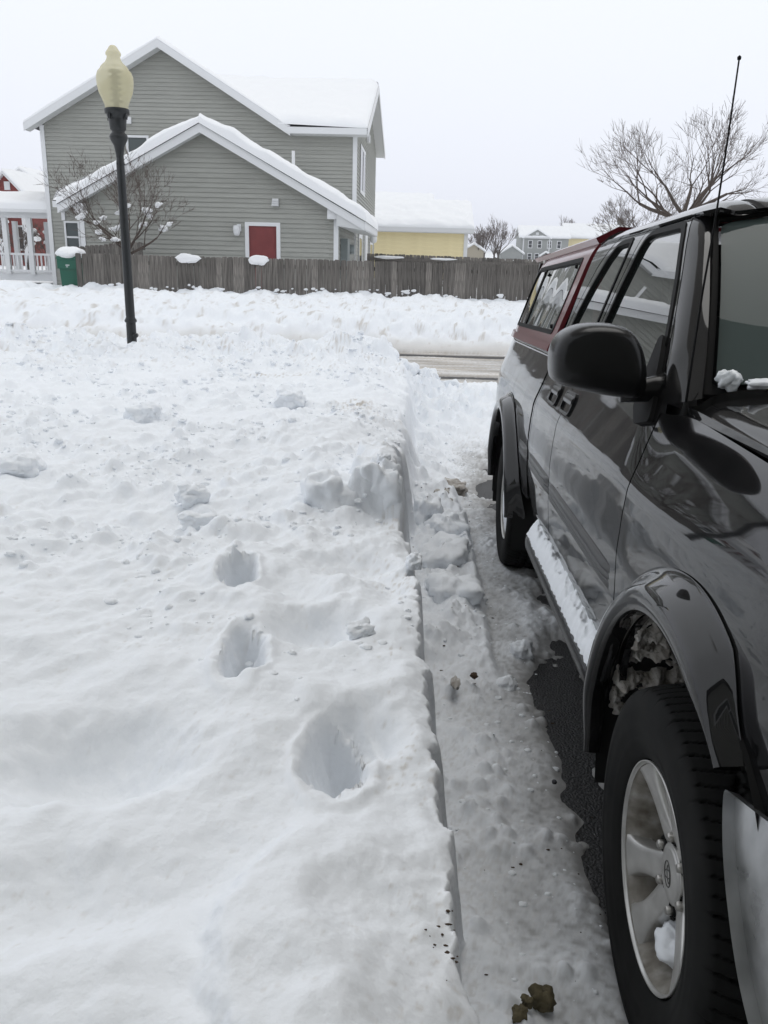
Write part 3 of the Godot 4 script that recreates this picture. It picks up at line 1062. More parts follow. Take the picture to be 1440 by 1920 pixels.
	for r in 18:
		var f := r / 17.0
		for q in 40:
			var g := q / 39.0
			var a := e0.lerp(e1, g)
			var b := r0.lerp(r1, g)
			var p := a.lerp(b, f)
			var e := minf(minf(f * 2.6, g * 3.3), 1.0)
			v.append(p + Vector3(0, 0.24 * sqrt(clampf(1.0 - pow(1.0 - clampf(e / 0.3, 0, 1), 2.0), 0, 1)) * (1.0 + 0.3 * na.get_noise_2d(p.x * 2.0, p.z * 2.0)), 0))
	obj("roof_snow", grid_mesh(18, 40, v), M.snow_roof, lroof)
	v = PackedVector3Array()
	for r in 18:
		var f := r / 17.0
		for q in 30:
			var g := q / 29.0
			var a := eb.lerp(e0, g)
			var b := (r0 + Vector3(0, 0, -2.1)).lerp(r0, g)
			var p := a.lerp(b, f)
			v.append(p + Vector3(0, 0.24 * sqrt(clampf(1.0 - pow(1.0 - clampf(f * 2.6 / 0.3, 0, 1), 2.0), 0, 1)), 0))
	obj("roof_snow", grid_mesh(18, 30, v), M.snow_roof, lroof)
	# ---- main block front: big gable plus the wall that runs on to the right corner
	var mz := -33.0
	var mp := PackedVector2Array([Vector2(-14.22, 0.0), Vector2(-2.55, 0.0), Vector2(-2.55, 6.02), Vector2(-4.95, 6.02), Vector2(-9.56, 8.72), Vector2(-14.22, 6.14)])
	o = off + Vector3(0, 0, mz)
	wall = board(h, "main_front_wall", mp, o - fz * 0.2, X, fz, 0.2, "siding_wall")
	siding(wall, mp, [rect(-11.03, 4.55, -10.22, 5.75)], o, X, fz, 0.135)
	window(h, o, X, fz, -11.05, 4.55, -10.20, 5.77, 0.08, "window_grey", 0, true)
	for x in [-14.26, -2.63]:
		board(h, "corner_board", rect(x, 0.0, x + 0.16, 6.05), o + fz * 0.026, X, fz, 0.03, "trim")
	board(h, "wall_vent", rect(-10.97, 6.15, -10.80, 6.38), o + fz * 0.026, X, fz, 0.09, "fixture_white")
	# right wall
	var ZA := Vector3(0, 0, -1)
	var N := Vector3(1, 0, 0)
	var rp := PackedVector2Array([Vector2(25.98, 0.0), Vector2(47.0, 0.0), Vector2(47.0, 6.9), Vector2(39.9, 8.62), Vector2(33.0, 6.05), Vector2(33.0, 2.9), Vector2(25.98, 2.9)])
	var ro := off + Vector3(-2.55, 0, 0)
	wall = board(h, "side_wall", rp, ro - N * 0.2, ZA, N, 0.2, "siding_wall")
	var hl := [rect(35.4, 4.15, 38.2, 5.95), rect(35.2, 0.4, 36.9, 2.6), rect(42.7, 0.3, 45.1, 2.5)]
	siding(wall, rp, hl, ro, ZA, N, 0.135)
	window(h, ro + N * 0.033, ZA, N, 35.4, 4.15, 38.2, 5.95, 0.14, "window_dark", 1, false, 0.022)
	window(h, ro + N * 0.033, ZA, N, 35.1, 0.4, 37.0, 2.62, 0.2, "window_dark", 0, false, 0.022)
	window(h, ro + N * 0.033, ZA, N, 42.6, 0.3, 45.2, 2.52, 0.2, "window_dark", 0, false, 0.022)
	board(h, "corner_board", rect(25.95, 0.0, 26.09, 2.88), ro + N * 0.026, ZA, N, 0.03, "trim")
	board(h, "corner_board", rect(32.97, 2.9, 33.13, 6.0), ro + N * 0.026, ZA, N, 0.03, "trim")
	board(h, "corner_board", rect(38.7, 0.2, 40.2, 2.78), ro + N * 0.026, ZA, N, 0.06, "trim")
	board(h, "wall_vent", rect(39.2, 6.5, 39.7, 6.8), ro + N * 0.026, ZA, N, 0.12, "fixture_white")
	var mt := Node3D.new()
	mt.name = "meter_box"
	h.add_child(mt, true)
	mt.position = off + Vector3(-2.52, 1.2, -27.7)
	obj("cabinet", box_mesh(Vector3(0, -0.2, -0.45), Vector3(0.22, 1.0, 0.45)), M.meter_grey, mt)
	st = st_new()
	tube(st, PackedVector3Array([Vector3(0.1, 0.7, -0.75), Vector3(0.34, 0.7, -0.75)]), PackedFloat32Array([0.17, 0.15]), 14)
	tube(st, PackedVector3Array([Vector3(0.1, 0.15, -0.75), Vector3(0.30, 0.15, -0.75)]), PackedFloat32Array([0.12, 0.12]), 14)
	obj("meter_dial", fin(st), M.meter_grey, mt)
	var sl := Node3D.new()
	sl.name = "wall_light"
	h.add_child(sl, true)
	sl.position = off + Vector3(-2.50, 2.55, -42.0)
	st = st_new()
	lathe(st, PackedVector2Array([Vector2(0, -0.2), Vector2(0.14, -0.15), Vector2(0.18, 0.0), Vector2(0.14, 0.18), Vector2(0, 0.22)]), 12, Vector3(0.2, 0, 0))
	obj("light_shade", fin(st), M.fixture_white, sl)
	# main roof: front gable running back, and cross ridge to the right gable end
	var pk := off + Vector3(-9.56, 8.86, -32.45)
	var pl := off + Vector3(-14.62, 6.06, -32.45)
	var pr := off + Vector3(-4.86, 6.08, -32.45)
	var bk := Vector3(0, 0, -14.5)
	st = st_new()
	slab(st, [pl, pk, pk + bk, pl + bk], 0.10)
	slab(st, [pk, pr, pr + Vector3(0, 0, -0.3), pk + Vector3(0, 0, -7.4)], 0.10)
	# right section
	var ea := off + Vector3(-4.95, 6.10, -32.40)
	var ec := off + Vector3(-2.07, 6.10, -32.40)
	var ra := off + Vector3(-9.56, 8.90, -39.9)
	var rb := off + Vector3(-2.11, 8.84, -39.9)
	var ba := off + Vector3(-9.56, 7.0, -47.6)
	var bb := off + Vector3(-2.11, 7.0, -47.6)
	slab(st, [ea, ec, rb, ra], 0.10)
	slab(st, [ra, rb, bb, ba], 0.10)
	var mroof := obj("main_roof", fin(st), M.shingle, h)
	rake(h, pl, pk, 0.27, 0.5)
	rake(h, pk, pr, 0.27, 0.5)
	rake(h, rb, ec, 0.26, -0.02, true)
	rake(h, rb, bb, 0.26, -0.02, true)
	board(h, "fascia", rect(-4.98, 5.88, -2.09, 6.09), off + Vector3(0, 0, -32.42), X, fz, 0.04, "trim")
	st = st_new()
	slab(st, [off + Vector3(-4.9, 5.90, -32.42), off + Vector3(-2.1, 5.90, -32.42), off + Vector3(-2.1, 5.90, -33.0), off + Vector3(-4.9, 5.90, -33.0)], 0.03)
	slab(st, [off + Vector3(-2.55, 6.02, -33.0), off + Vector3(-2.12, 6.02, -33.0), off + Vector3(-2.12, 8.6, -39.9), off + Vector3(-2.55, 8.6, -39.9)], 0.03)
	slab(st, [off + Vector3(-2.55, 8.6, -39.9), off + Vector3(-2.12, 8.6, -39.9), off + Vector3(-2.12, 6.8, -47.5), off + Vector3(-2.55, 6.8, -47.5)], 0.03)
	obj("soffit", fin(st), M.soffit, h)
	roof_snow(mroof, pl + Vector3(0, 0, 0.04), bk, pk - pl, 0.14, [true, false, true, false], 21.0, 0.4)
	roof_snow4(mroof, pr + Vector3(0, 0, 0.04), pr + Vector3(0, 0, -0.5), pk + Vector3(0, 0, -7.9), pk + Vector3(0, 0, 0.04), 0.15, [true, false, false, false], 27.0, 0.4)
	roof_snow4(mroof, ea + Vector3(-0.35, 0.1, 0.0), ec, rb, ra + Vector3(-0.4, 0, 0), 0.26, [false, true, true, false], 33.0, 0.45)
	roof_snow(mroof, bb, ba - bb, ra - ba, 0.24, [true, false, true, false], 35.0, 0.45)
	# ---- porch on the left side
	var po := Node3D.new()
	po.name = "porch"
	h.add_child(po, true)
	var pz := -33.6
	obj("deck", box_mesh(off + Vector3(-18.5, 0.45, -37.5), off + Vector3(-14.3, 0.72, pz - 0.1)), M.trim, po)
	st = st_new()
	box(st, off + Vector3(-18.6, 2.80, pz - 0.06), off + Vector3(-14.3, 3.10, pz + 0.06))
	obj("beam", fin(st), M.trim, po)
	for x in [-16.25, -15.28, -14.42]:
		obj("post", box_mesh(off + Vector3(x - 0.09, 0.7, pz - 0.09), off + Vector3(x + 0.09, 2.80, pz + 0.09)), M.trim, po)
	for x in [-17.6, -16.2]:
		obj("post", box_mesh(off + Vector3(x - 0.09, 0.7, -37.4), off + Vector3(x + 0.09, 2.80, -37.2)), M.trim, po)
	st = st_new()
	box(st, off + Vector3(-18.5, 1.42, pz - 0.05), off + Vector3(-14.3, 1.50, pz + 0.05))
	box(st, off + Vector3(-18.5, 0.80, pz - 0.03), off + Vector3(-14.3, 0.87, pz + 0.03))
	obj("handrail", fin(st), M.trim, po)
	var bal := box_mesh(Vector3(-0.028, 0, -0.02), Vector3(0.028, 0.56, 0.02))
	for i in 26:
		var x := -18.4 + i * 0.158
		var bl := obj("baluster", bal, M.trim, po)
		bl.position = off + Vector3(x, 0.865, pz)
	st = st_new()
	var q0 := off + Vector3(-18.8, 3.12, pz + 0.4)
	var q1 := off + Vector3(-14.25, 3.12, pz + 0.4)
	var q2 := off + Vector3(-14.25, 3.72, -35.8)
	var q3 := off + Vector3(-18.8, 3.72, -35.8)
	slab(st, [q0, q1, q2, q3], 0.12)
	slab(st, [q3, q2, q2 + Vector3(0, -0.5, -2.0), q3 + Vector3(0, -0.5, -2.0)], 0.12)
	obj("porch_roof", fin(st), M.trim, po)
	var ps := roof_snow(po, q0, q1 - q0, q3 - q0, 0.30, [false, false, true, false], 41.0, 0.4)

# sloping white board under a roof edge with its soffit behind
func rake(parent: Node, a: Vector3, b: Vector3, hgt: float, depth: float, side := false) -> void:
	var st := st_new()
	var n := Vector3(1, 0, 0) if side else Vector3(0, 0, 1)
	var dn := Vector3(0, -hgt, 0)
	var e := Vector3(0, -0.015, 0)
	var p := [a + e + dn, b + e + dn, b + e, a + e]
	var t := n * 0.045
	var nn: Vector3 = (p[1] - p[0]).cross(p[2] - p[0])
	if nn.dot(n) < 0.0:
		p = [p[1], p[0], p[3], p[2]]
	quad(st, p[0] + t, p[1] + t, p[2] + t, p[3] + t)
	quad(st, p[0], p[1], p[1] + t, p[0] + t)
	quad(st, p[3] + t, p[2] + t, p[2], p[3])
	quad(st, p[1], p[2], p[2] + t, p[1] + t)
	quad(st, p[3], p[0], p[0] + t, p[3] + t)
	quad(st, p[1], p[0], p[3], p[2])
	obj("rake_board", fin(st), M.trim, parent)
	if depth > 0.0:
		st = st_new()
		var q := -n * depth
		quad(st, p[1] + Vector3(0, 0.03, 0), p[0] + Vector3(0, 0.03, 0), p[0] + q + Vector3(0, 0.03, 0), p[1] + q + Vector3(0, 0.03, 0))
		quad(st, p[0] + Vector3(0, 0.05, 0), p[1] + Vector3(0, 0.05, 0), p[1] + q + Vector3(0, 0.05, 0), p[0] + q + Vector3(0, 0.05, 0))
		obj("soffit", fin(st), M.soffit, parent)

# the house that the drive belongs to, behind the camera: it shades the near snow and shows in the windscreen
func build_near_house() -> void:
	var h := thing("near_house", "grey sided house wall behind the photographer at the head of the driveway", "house", Vector3(1.0, 0.2, 1.75))
	var n := Vector3(0, 0, -1)
	var p := PackedVector2Array([Vector2(-8.0, -0.4), Vector2(8.0, -0.4), Vector2(8.0, 5.8), Vector2(0.0, 9.6), Vector2(-8.0, 5.8)])
	var ax := Vector3(1, 0, 0)
	var w := board(h, "front_wall", p, Vector3.ZERO, ax, -n, 0.3, "siding_wall")
	siding(w, p, [rect(0.2, -0.2, 3.0, 2.1), rect(-3.8, 3.2, -2.6, 4.7), rect(2.0, 3.2, 3.2, 4.7)], Vector3.ZERO, ax, n, 0.135)
	window(h, Vector3.ZERO, ax, n, -3.8, 3.2, -2.6, 4.7, 0.1, "window_dark", 0, true)
	window(h, Vector3.ZERO, ax, n, 2.0, 3.2, 3.2, 4.7, 0.1, "window_dark", 0, true)
	board(h, "garage_door", rect(0.2, -0.2, 3.0, 2.1), Vector3.ZERO, ax, n, 0.03, "siding_wall")
	var st := st_new()
	slab(st, [Vector3(-8.5, 5.62, -0.5), Vector3(0, 9.75, -0.5), Vector3(0, 9.75, 8), Vector3(-8.5, 5.62, 8)], 0.15)
	slab(st, [Vector3(0, 9.75, -0.5), Vector3(8.5, 5.62, -0.5), Vector3(8.5, 5.62, 8), Vector3(0, 9.75, 8)], 0.15)
	obj("roof", fin(st), M.shingle, h)
	for s in [-1.0, 1.0]:
		board(h, "side_wall", rect(0.3, -0.4, 8.0, 5.1), Vector3(7.78 * s, 0, 0), Vector3(0, 0, 1), Vector3(s, 0, 0), 0.2, "siding_wall")

# a plain house with gable roof: ridge along x (or z), snow on the roof
func small_house(called: String, label: String, at: Vector3, sz: Vector3, rise: float, wall_m: String, along_x := true, t := 0.35) -> Node3D:
	var h := thing(called, label, "house", at)
	var st := st_new()
	var hx := sz.x * 0.5
	var hz := sz.z * 0.5
	var ov := 0.4
	if along_x:
		prism(st, PackedVector2Array([Vector2(-hz, 0), Vector2(hz, 0), Vector2(hz, sz.y), Vector2(0, sz.y + rise), Vector2(-hz, sz.y)]), Vector3(-hx, 0, 0), Vector3(0, 0, 1), Vector3.UP, Vector3(sz.x, 0, 0))
	else:
		prism(st, PackedVector2Array([Vector2(-hx, 0), Vector2(hx, 0), Vector2(hx, sz.y), Vector2(0, sz.y + rise), Vector2(-hx, sz.y)]), Vector3(0, 0, -hz), Vector3(1, 0, 0), Vector3.UP, Vector3(0, 0, sz.z))
	obj("wall", fin(st), M[wall_m], h)
	st = st_new()
	var k := rise / (hz if along_x else hx)
	var e := sz.y - ov * k
	var top := sz.y + rise + 0.02
	var r: MeshInstance3D
	if along_x:
		slab(st, [Vector3(-hx - ov, e, hz + ov), Vector3(hx + ov, e, hz + ov), Vector3(hx + ov, top, 0), Vector3(-hx - ov, top, 0)], 0.2)
		slab(st, [Vector3(hx + ov, e, -hz - ov), Vector3(-hx - ov, e, -hz - ov), Vector3(-hx - ov, top, 0), Vector3(hx + ov, top, 0)], 0.2)
		r = obj("roof", fin(st), M.far_trim, h)
		roof_snow(r, Vector3(-hx - ov, e, hz + ov), Vector3(2 * (hx + ov), 0, 0), Vector3(0, top - e, -hz - ov), t, [true, true, true, false], at.x, 0.5)
		roof_snow(r, Vector3(hx + ov, e, -hz - ov), Vector3(-2 * (hx + ov), 0, 0), Vector3(0, top - e, hz + ov), t, [true, true, true, false], at.x, 0.5)
	else:
		slab(st, [Vector3(hx + ov, e, hz + ov), Vector3(hx + ov, e, -hz - ov), Vector3(0, top, -hz - ov), Vector3(0, top, hz + ov)], 0.2)
		slab(st, [Vector3(-hx - ov, e, -hz - ov), Vector3(-hx - ov, e, hz + ov), Vector3(0, top, hz + ov), Vector3(0, top, -hz - ov)], 0.2)
		r = obj("roof", fin(st), M.far_trim, h)
		roof_snow(r, Vector3(hx + ov, e, hz + ov), Vector3(0, 0, -2 * (hz + ov)), Vector3(-hx - ov, top - e, 0), t, [true, true, true, false], at.x, 0.5)
		roof_snow(r, Vector3(-hx - ov, e, -hz - ov), Vector3(0, 0, 2 * (hz + ov)), Vector3(hx + ov, top - e, 0), t, [true, true, true, false], at.x, 0.5)
	return h

func build_far_houses() -> void:
	var fz := Vector3(0, 0, 1)
	var X := Vector3(1, 0, 0)
	# yellow house to the right of the grey one
	var y := small_house("yellow_house", "pale yellow low house with deep snow on its roof beside the grey house", Vector3(-2.4, 0.3, -60.0), Vector3(10.6, 3.35, 9.0), 1.65, "yellow_wall", true, 0.45)
	board(y, "corner_board", rect(5.1, 0.0, 5.34, 3.25), Vector3(0, 0, 4.51), X, fz, 0.05, "far_trim")
	board(y, "fascia", rect(-5.7, 3.05, 5.7, 3.32), Vector3(0, 0, 4.92), X, fz, 0.06, "far_trim")
	board(y, "vent_pipe", rect(1.45, 3.9, 1.6, 4.5), Vector3(0, 0, 1.8), X, fz, 0.14, "far_trim")
	var y2 := small_house("white_roofed_house", "snowy roof rising behind the pale yellow house", Vector3(-4.2, 0.4, -72.0), Vector3(9.4, 4.6, 8.0), 1.6, "far_grey", true, 0.4)
	# houses far off to the right
	var s := 180.0 / 110.0
	var g := small_house("far_grey_house", "distant two storey grey house with white porch and small front gable", Vector3(25.2, 2.2, -184.0), Vector3(9.8, 4.9, 8.0), 2.0, "far_grey", true, 0.35)
	window_row(g, 4.02)
	# front cross gable
	var gp := PackedVector2Array([Vector2(-4.1, 4.75), Vector2(0.85, 4.75), Vector2(-1.6, 6.15)])
	board(g, "front_gable", gp, Vector3(0, 0, 4.05), X, fz, 0.25, "far_grey")
	board(g, "gable_window", rect(-1.9, 5.15, -1.3, 5.65), Vector3(0, 0, 4.32), X, fz, 0.05, "far_trim")
	var st := st_new()
	slab(st, [Vector3(-4.6, 4.68, 4.6), Vector3(-1.6, 6.45, 4.6), Vector3(-1.6, 6.45, 1.0), Vector3(-4.6, 4.68, 1.0)], 0.28)
	slab(st, [Vector3(-1.6, 6.45, 4.6), Vector3(1.4, 4.68, 4.6), Vector3(1.4, 4.68, 1.0), Vector3(-1.6, 6.45, 1.0)], 0.28)
	obj("gable_roof", fin(st), M.snow_roof, g)
	board(g, "cornice", rect(-4.5, 4.45, 1.3, 4.72), Vector3(0, 0, 4.32), X, fz, 0.12, "far_trim")
	for x in [-4.4, 0.9]:
		board(g, "corner_board", rect(x, 0, x + 0.25, 4.45), Vector3(0, 0, 4.02), X, fz, 0.1, "far_trim")
	# porch hood
	st = st_new()
	slab(st, [Vector3(-1.0, 1.25, 5.6), Vector3(0.35, 2.1, 5.6), Vector3(0.35, 2.1, 4.0), Vector3(-1.0, 1.25, 4.0)], 0.3)
	slab(st, [Vector3(0.35, 2.1, 5.6), Vector3(1.7, 1.25, 5.6), Vector3(1.7, 1.25, 4.0), Vector3(0.35, 2.1, 4.0)], 0.3)
	obj("porch_hood", fin(st), M.snow_roof, g)
	for x in [-0.8, 1.3]:
		board(g, "porch_post", rect(x, 0, x + 0.2, 1.3), Vector3(0, 0, 5.3), X, fz, 0.2, "far_trim")
	var g2 := small_house("distant_garage", "tiny grey gabled garage left of the distant grey house", Vector3(18.2, 2.2, -178.0), Vector3(4.2, 1.6, 6.0), 1.3, "far_grey", false, 0.3)
	var g3 := small_house("distant_shed", "small distant shed with snowy roof just right of the yellow house", Vector3(8.9, 2.2, -150.0), Vector3(3.4, 1.5, 5.0), 1.0, "taupe", false, 0.3)
	var g4 := small_house("far_cream_house", "distant cream gabled house rising over the maroon truck cap", Vector3(37.0, 2.4, -190.0), Vector3(13.0, 5.0, 9.0), 2.6, "yellow_wall", true, 0.35)
	board(g4, "chimney", rect(4.8, 7.0, 5.9, 9.0), Vector3(0, 0, -0.4), X, fz, 0.8, "far_grey")
	# houses at the far left
	var b := small_house("red_brick_house", "dark red gabled house seen over and through the white porch", Vector3(-28.9, 0.4, -64.0), Vector3(3.4, 4.65, 7.0), 1.75, "brick_red", false, 0.3)
	board(b, "gable_window", rect(-0.1, 5.2, 0.3, 5.75), Vector3(0.0, 0, 3.52), X, fz, 0.06, "far_trim")
	window(b, Vector3(0, 0, 3.5), X, fz, 0.45, 1.2, 1.3, 2.9, 0.12, "window_dark", 0, true)
	window(b, Vector3(0, 0, 3.5), X, fz, -0.95, 1.2, -0.1, 2.9, 0.12, "window_dark", 0, true)
	st = st_new()
	slab(st, [Vector3(-3.0, 3.75, 5.0), Vector3(1.9, 3.75, 5.0), Vector3(1.9, 4.2, 3.4), Vector3(-3.0, 4.2, 3.4)], 0.25)
	obj("porch_roof", fin(st), M.snow_roof, b)
	for x in [-1.9, -0.2, 1.5]:
		board(b, "porch_post", rect(x, 0, x + 0.2, 3.6), Vector3(0, 0, 4.6), X, fz, 0.25, "far_trim")
	var tp := small_house("taupe_house", "taupe gable with snow peeking over the porch roof", Vector3(-33.0, 0.4, -76.0), Vector3(7.4, 5.0, 8.0), 2.6, "taupe", false, 0.35)

func window_row(g: Node3D, z: float) -> void:
	for x in [-2.85, -0.95, 1.05, 3.0]:
		window(g, Vector3(0, 0, z), Vector3(1, 0, 0), Vector3(0, 0, 1), x - 0.45, 2.55, x + 0.45, 4.1, 0.12, "window_dark", 0, true)
	for x in [-2.85, -1.4, 3.0]:
		window(g, Vector3(0, 0, z), Vector3(1, 0, 0), Vector3(0, 0, 1), x - 0.45, 0.2, x + 0.45, 1.6, 0.12, "window_dark", 0, true)

# ------------------------------------------------------------------ fences
func fence(called: String, label: String, x0: float, x1: float, z: float, ytop0: float, ytop1: float, ybot: float, wd: float, sd: int, rail_front := false) -> Node3D:
	var f := thing(called, label, "fence", Vector3((x0 + x1) * 0.5, ybot, z))
	var rng := RandomNumberGenerator.new()
	rng.seed = sd
	var off := -f.position
	# a few picket shapes
	var shapes := []
	for i in 6:
		var st := st_new()
		var w := wd * rng.randf_range(0.90, 0.985)
		var c := 0.022
		var hw := w * 0.5
		var sk := rng.randf_range(-0.008, 0.008)
		var hgt := ytop0 - ybot
		prism(st, PackedVector2Array([Vector2(-hw, 0), Vector2(hw, 0), Vector2(hw + sk, hgt - c), Vector2(hw - c + sk, hgt + sk), Vector2(-hw + c + sk, hgt - sk * 0.5), Vector2(-hw + sk, hgt - c)]), Vector3.ZERO, Vector3(1, 0, 0), Vector3.UP, Vector3(0, 0, 0.019))
		shapes.append(fin(st))
	var n := int((x1 - x0) / wd)
	var run := rng.randi() % 5
	for i in n:
		var x := x0 + wd * (i + 0.5)
		if rng.randf() < 0.7:
			run = rng.randi() % 5
		var p := obj("picket", shapes[rng.randi() % 6], M["picket_%d" % run], f)
		p.position = off + Vector3(x, ybot + lerpf(0.0, ytop1 - ytop0, i / float(n)) + rng.randf_range(-0.012, 0.012), z + rng.randf_range(-0.006, 0.006))
		p.rotation = Vector3(rng.randf_range(-0.01, 0.01), rng.randf_range(-0.05, 0.05), rng.randf_range(-0.006, 0.006))
	var rz := 0.045 if rail_front else -0.06
	for k in 2:
		var st := st_new()
		var dy := [0.19, 1.1][k] as float
		bar(st, off + Vector3(x0, ytop0 - dy, z + rz), off + Vector3(x1, ytop1 - dy, z + rz), 0.04, 0.09)
		obj("rail", fin(st), M["picket_%d" % (1 + k)], f)
	var xx := x0 + 0.2
	while xx < x1:
		obj("post", box_mesh(off + Vector3(xx - 0.045, ybot, z - 0.15), off + Vector3(xx + 0.045, ytop0 - 0.03, z - 0.062)), M.picket_1, f)
		xx += 2.4
	return f

func build_fences() -> void:
	fence("picket_fence", "weathered grey wooden privacy fence along the far side of the street", -8.66, 6.2, -21.5, 1.555, 1.56, 0.2, 0.142, 4)
	fence("back_fence", "grey back fence with a snowy rail between the grey house and distant houses", -2.1, 9.5, -34.0, 1.83, 1.70, 0.2, 0.15, 8, true)
	fence("far_fence", "thin grey fence line farthest off below the yellow house", -2.3, 16.0, -46.0, 1.80, 1.66, 0.2, 0.16, 9, true)
	fence("short_fence", "short return of grey pickets behind the bare tree and the bin", -9.9, -7.9, -24.6, 1.74, 1.93, 0.2, 0.14, 12)

# ------------------------------------------------------------------ trees
func grow(st: SurfaceTool, tw: SurfaceTool, rng: RandomNumberGenerator, p: Vector3, dir: Vector3, len: float, rad: float, level: int, depth: int, spread: float, lift: float, stats: Array, minr := 0.003) -> void:
	var n := 4 if level < 2 else 3
	var pts := PackedVector3Array([p])
	var rr := PackedFloat32Array([rad])
	var q := p
	var d := dir
	var ends := []
	for i in n:
		d = (d + Vector3(rng.randf_range(-1, 1), rng.randf_range(-0.6, 1.0) * lift, rng.randf_range(-1, 1)) * 0.16).normalized()
		q += d * len / n
		pts.append(q)
		rr.append(lerpf(rad, rad * 0.55, (i + 1.0) / n))
		ends.append([q, d, rr[i + 1]])
	var thin := level >= 2
	tube(tw if thin else st, pts, rr, 7 if level == 0 else (5 if level == 1 else 3), false)
	stats[0] += 1
	if level == 1 or level == 2:
		stats[1].append(q if rng.randf() < 0.5 else pts[2])
	if level >= depth:
		return
	var kids := rng.randi_range(2, 3) + (1 if level != 1 else 2)
	for k in kids:
		var at: Array = ends[clampi(int(pow(rng.randf(), 0.7) * n), 0, n - 1)] if k > 1 else ends[n - 1]
		var a := rng.randf() * TAU
		var s: Vector3 = at[1].cross(Vector3(0.2, 0.31, 0.9)).normalized()
		var t: Vector3 = at[1].cross(s)
		var sp := spread * rng.randf_range(0.5, 1.15) * (0.55 if k == 0 else 1.0)
		var nd2: Vector3 = (at[1] * cos(sp) + (s * cos(a) + t * sin(a)) * sin(sp) + Vector3(0, 0.12 * lift, 0)).normalized()
		grow(st, tw, rng, at[0], nd2, len * rng.randf_range(0.50, 0.78), maxf(at[2] * rng.randf_range(0.5, 0.72), minr), level + 1, depth, spread, lift, stats, minr)

func bare_tree(called: String, label: String, at: Vector3, trunk_h: float, rad: float, stems: int, len: float, depth: int, spread: float, fan: float, sd: int, mt := "bark", mtw := "twig", group := "", minr := 0.0035) -> Dictionary:
	var t := thing(called, label, "tree", at, group)
	var rng := RandomNumberGenerator.new()
	rng.seed = sd
	var st := st_new()
	var tw := st_new()
	var stats := [0, []]
	tube(st, PackedVector3Array([Vector3(0, -0.3, 0), Vector3(0.01, trunk_h * 0.5, 0), Vector3(0, trunk_h, 0.01)]), PackedFloat32Array([rad * 1.3, rad, rad * 0.92]), 9, false)
	for i in stems:
		var a := TAU * (i + rng.randf_range(-0.2, 0.2)) / stems
		var tilt := fan * rng.randf_range(0.45, 1.1)
		var d := Vector3(sin(tilt) * cos(a), cos(tilt), sin(tilt) * sin(a))
		grow(st, tw, rng, Vector3(0, trunk_h - 0.02 - 0.12 * (i % 3), 0), d, len * rng.randf_range(0.8, 1.15), rad * rng.randf_range(0.48, 0.68), 0, depth, spread, 1.0, stats, minr)
	obj("trunk", fin(st), M[mt], t)
	obj("crown", fin(tw), M[mtw], t)
	return {"node": t, "spots": stats[1], "n": stats[0]}

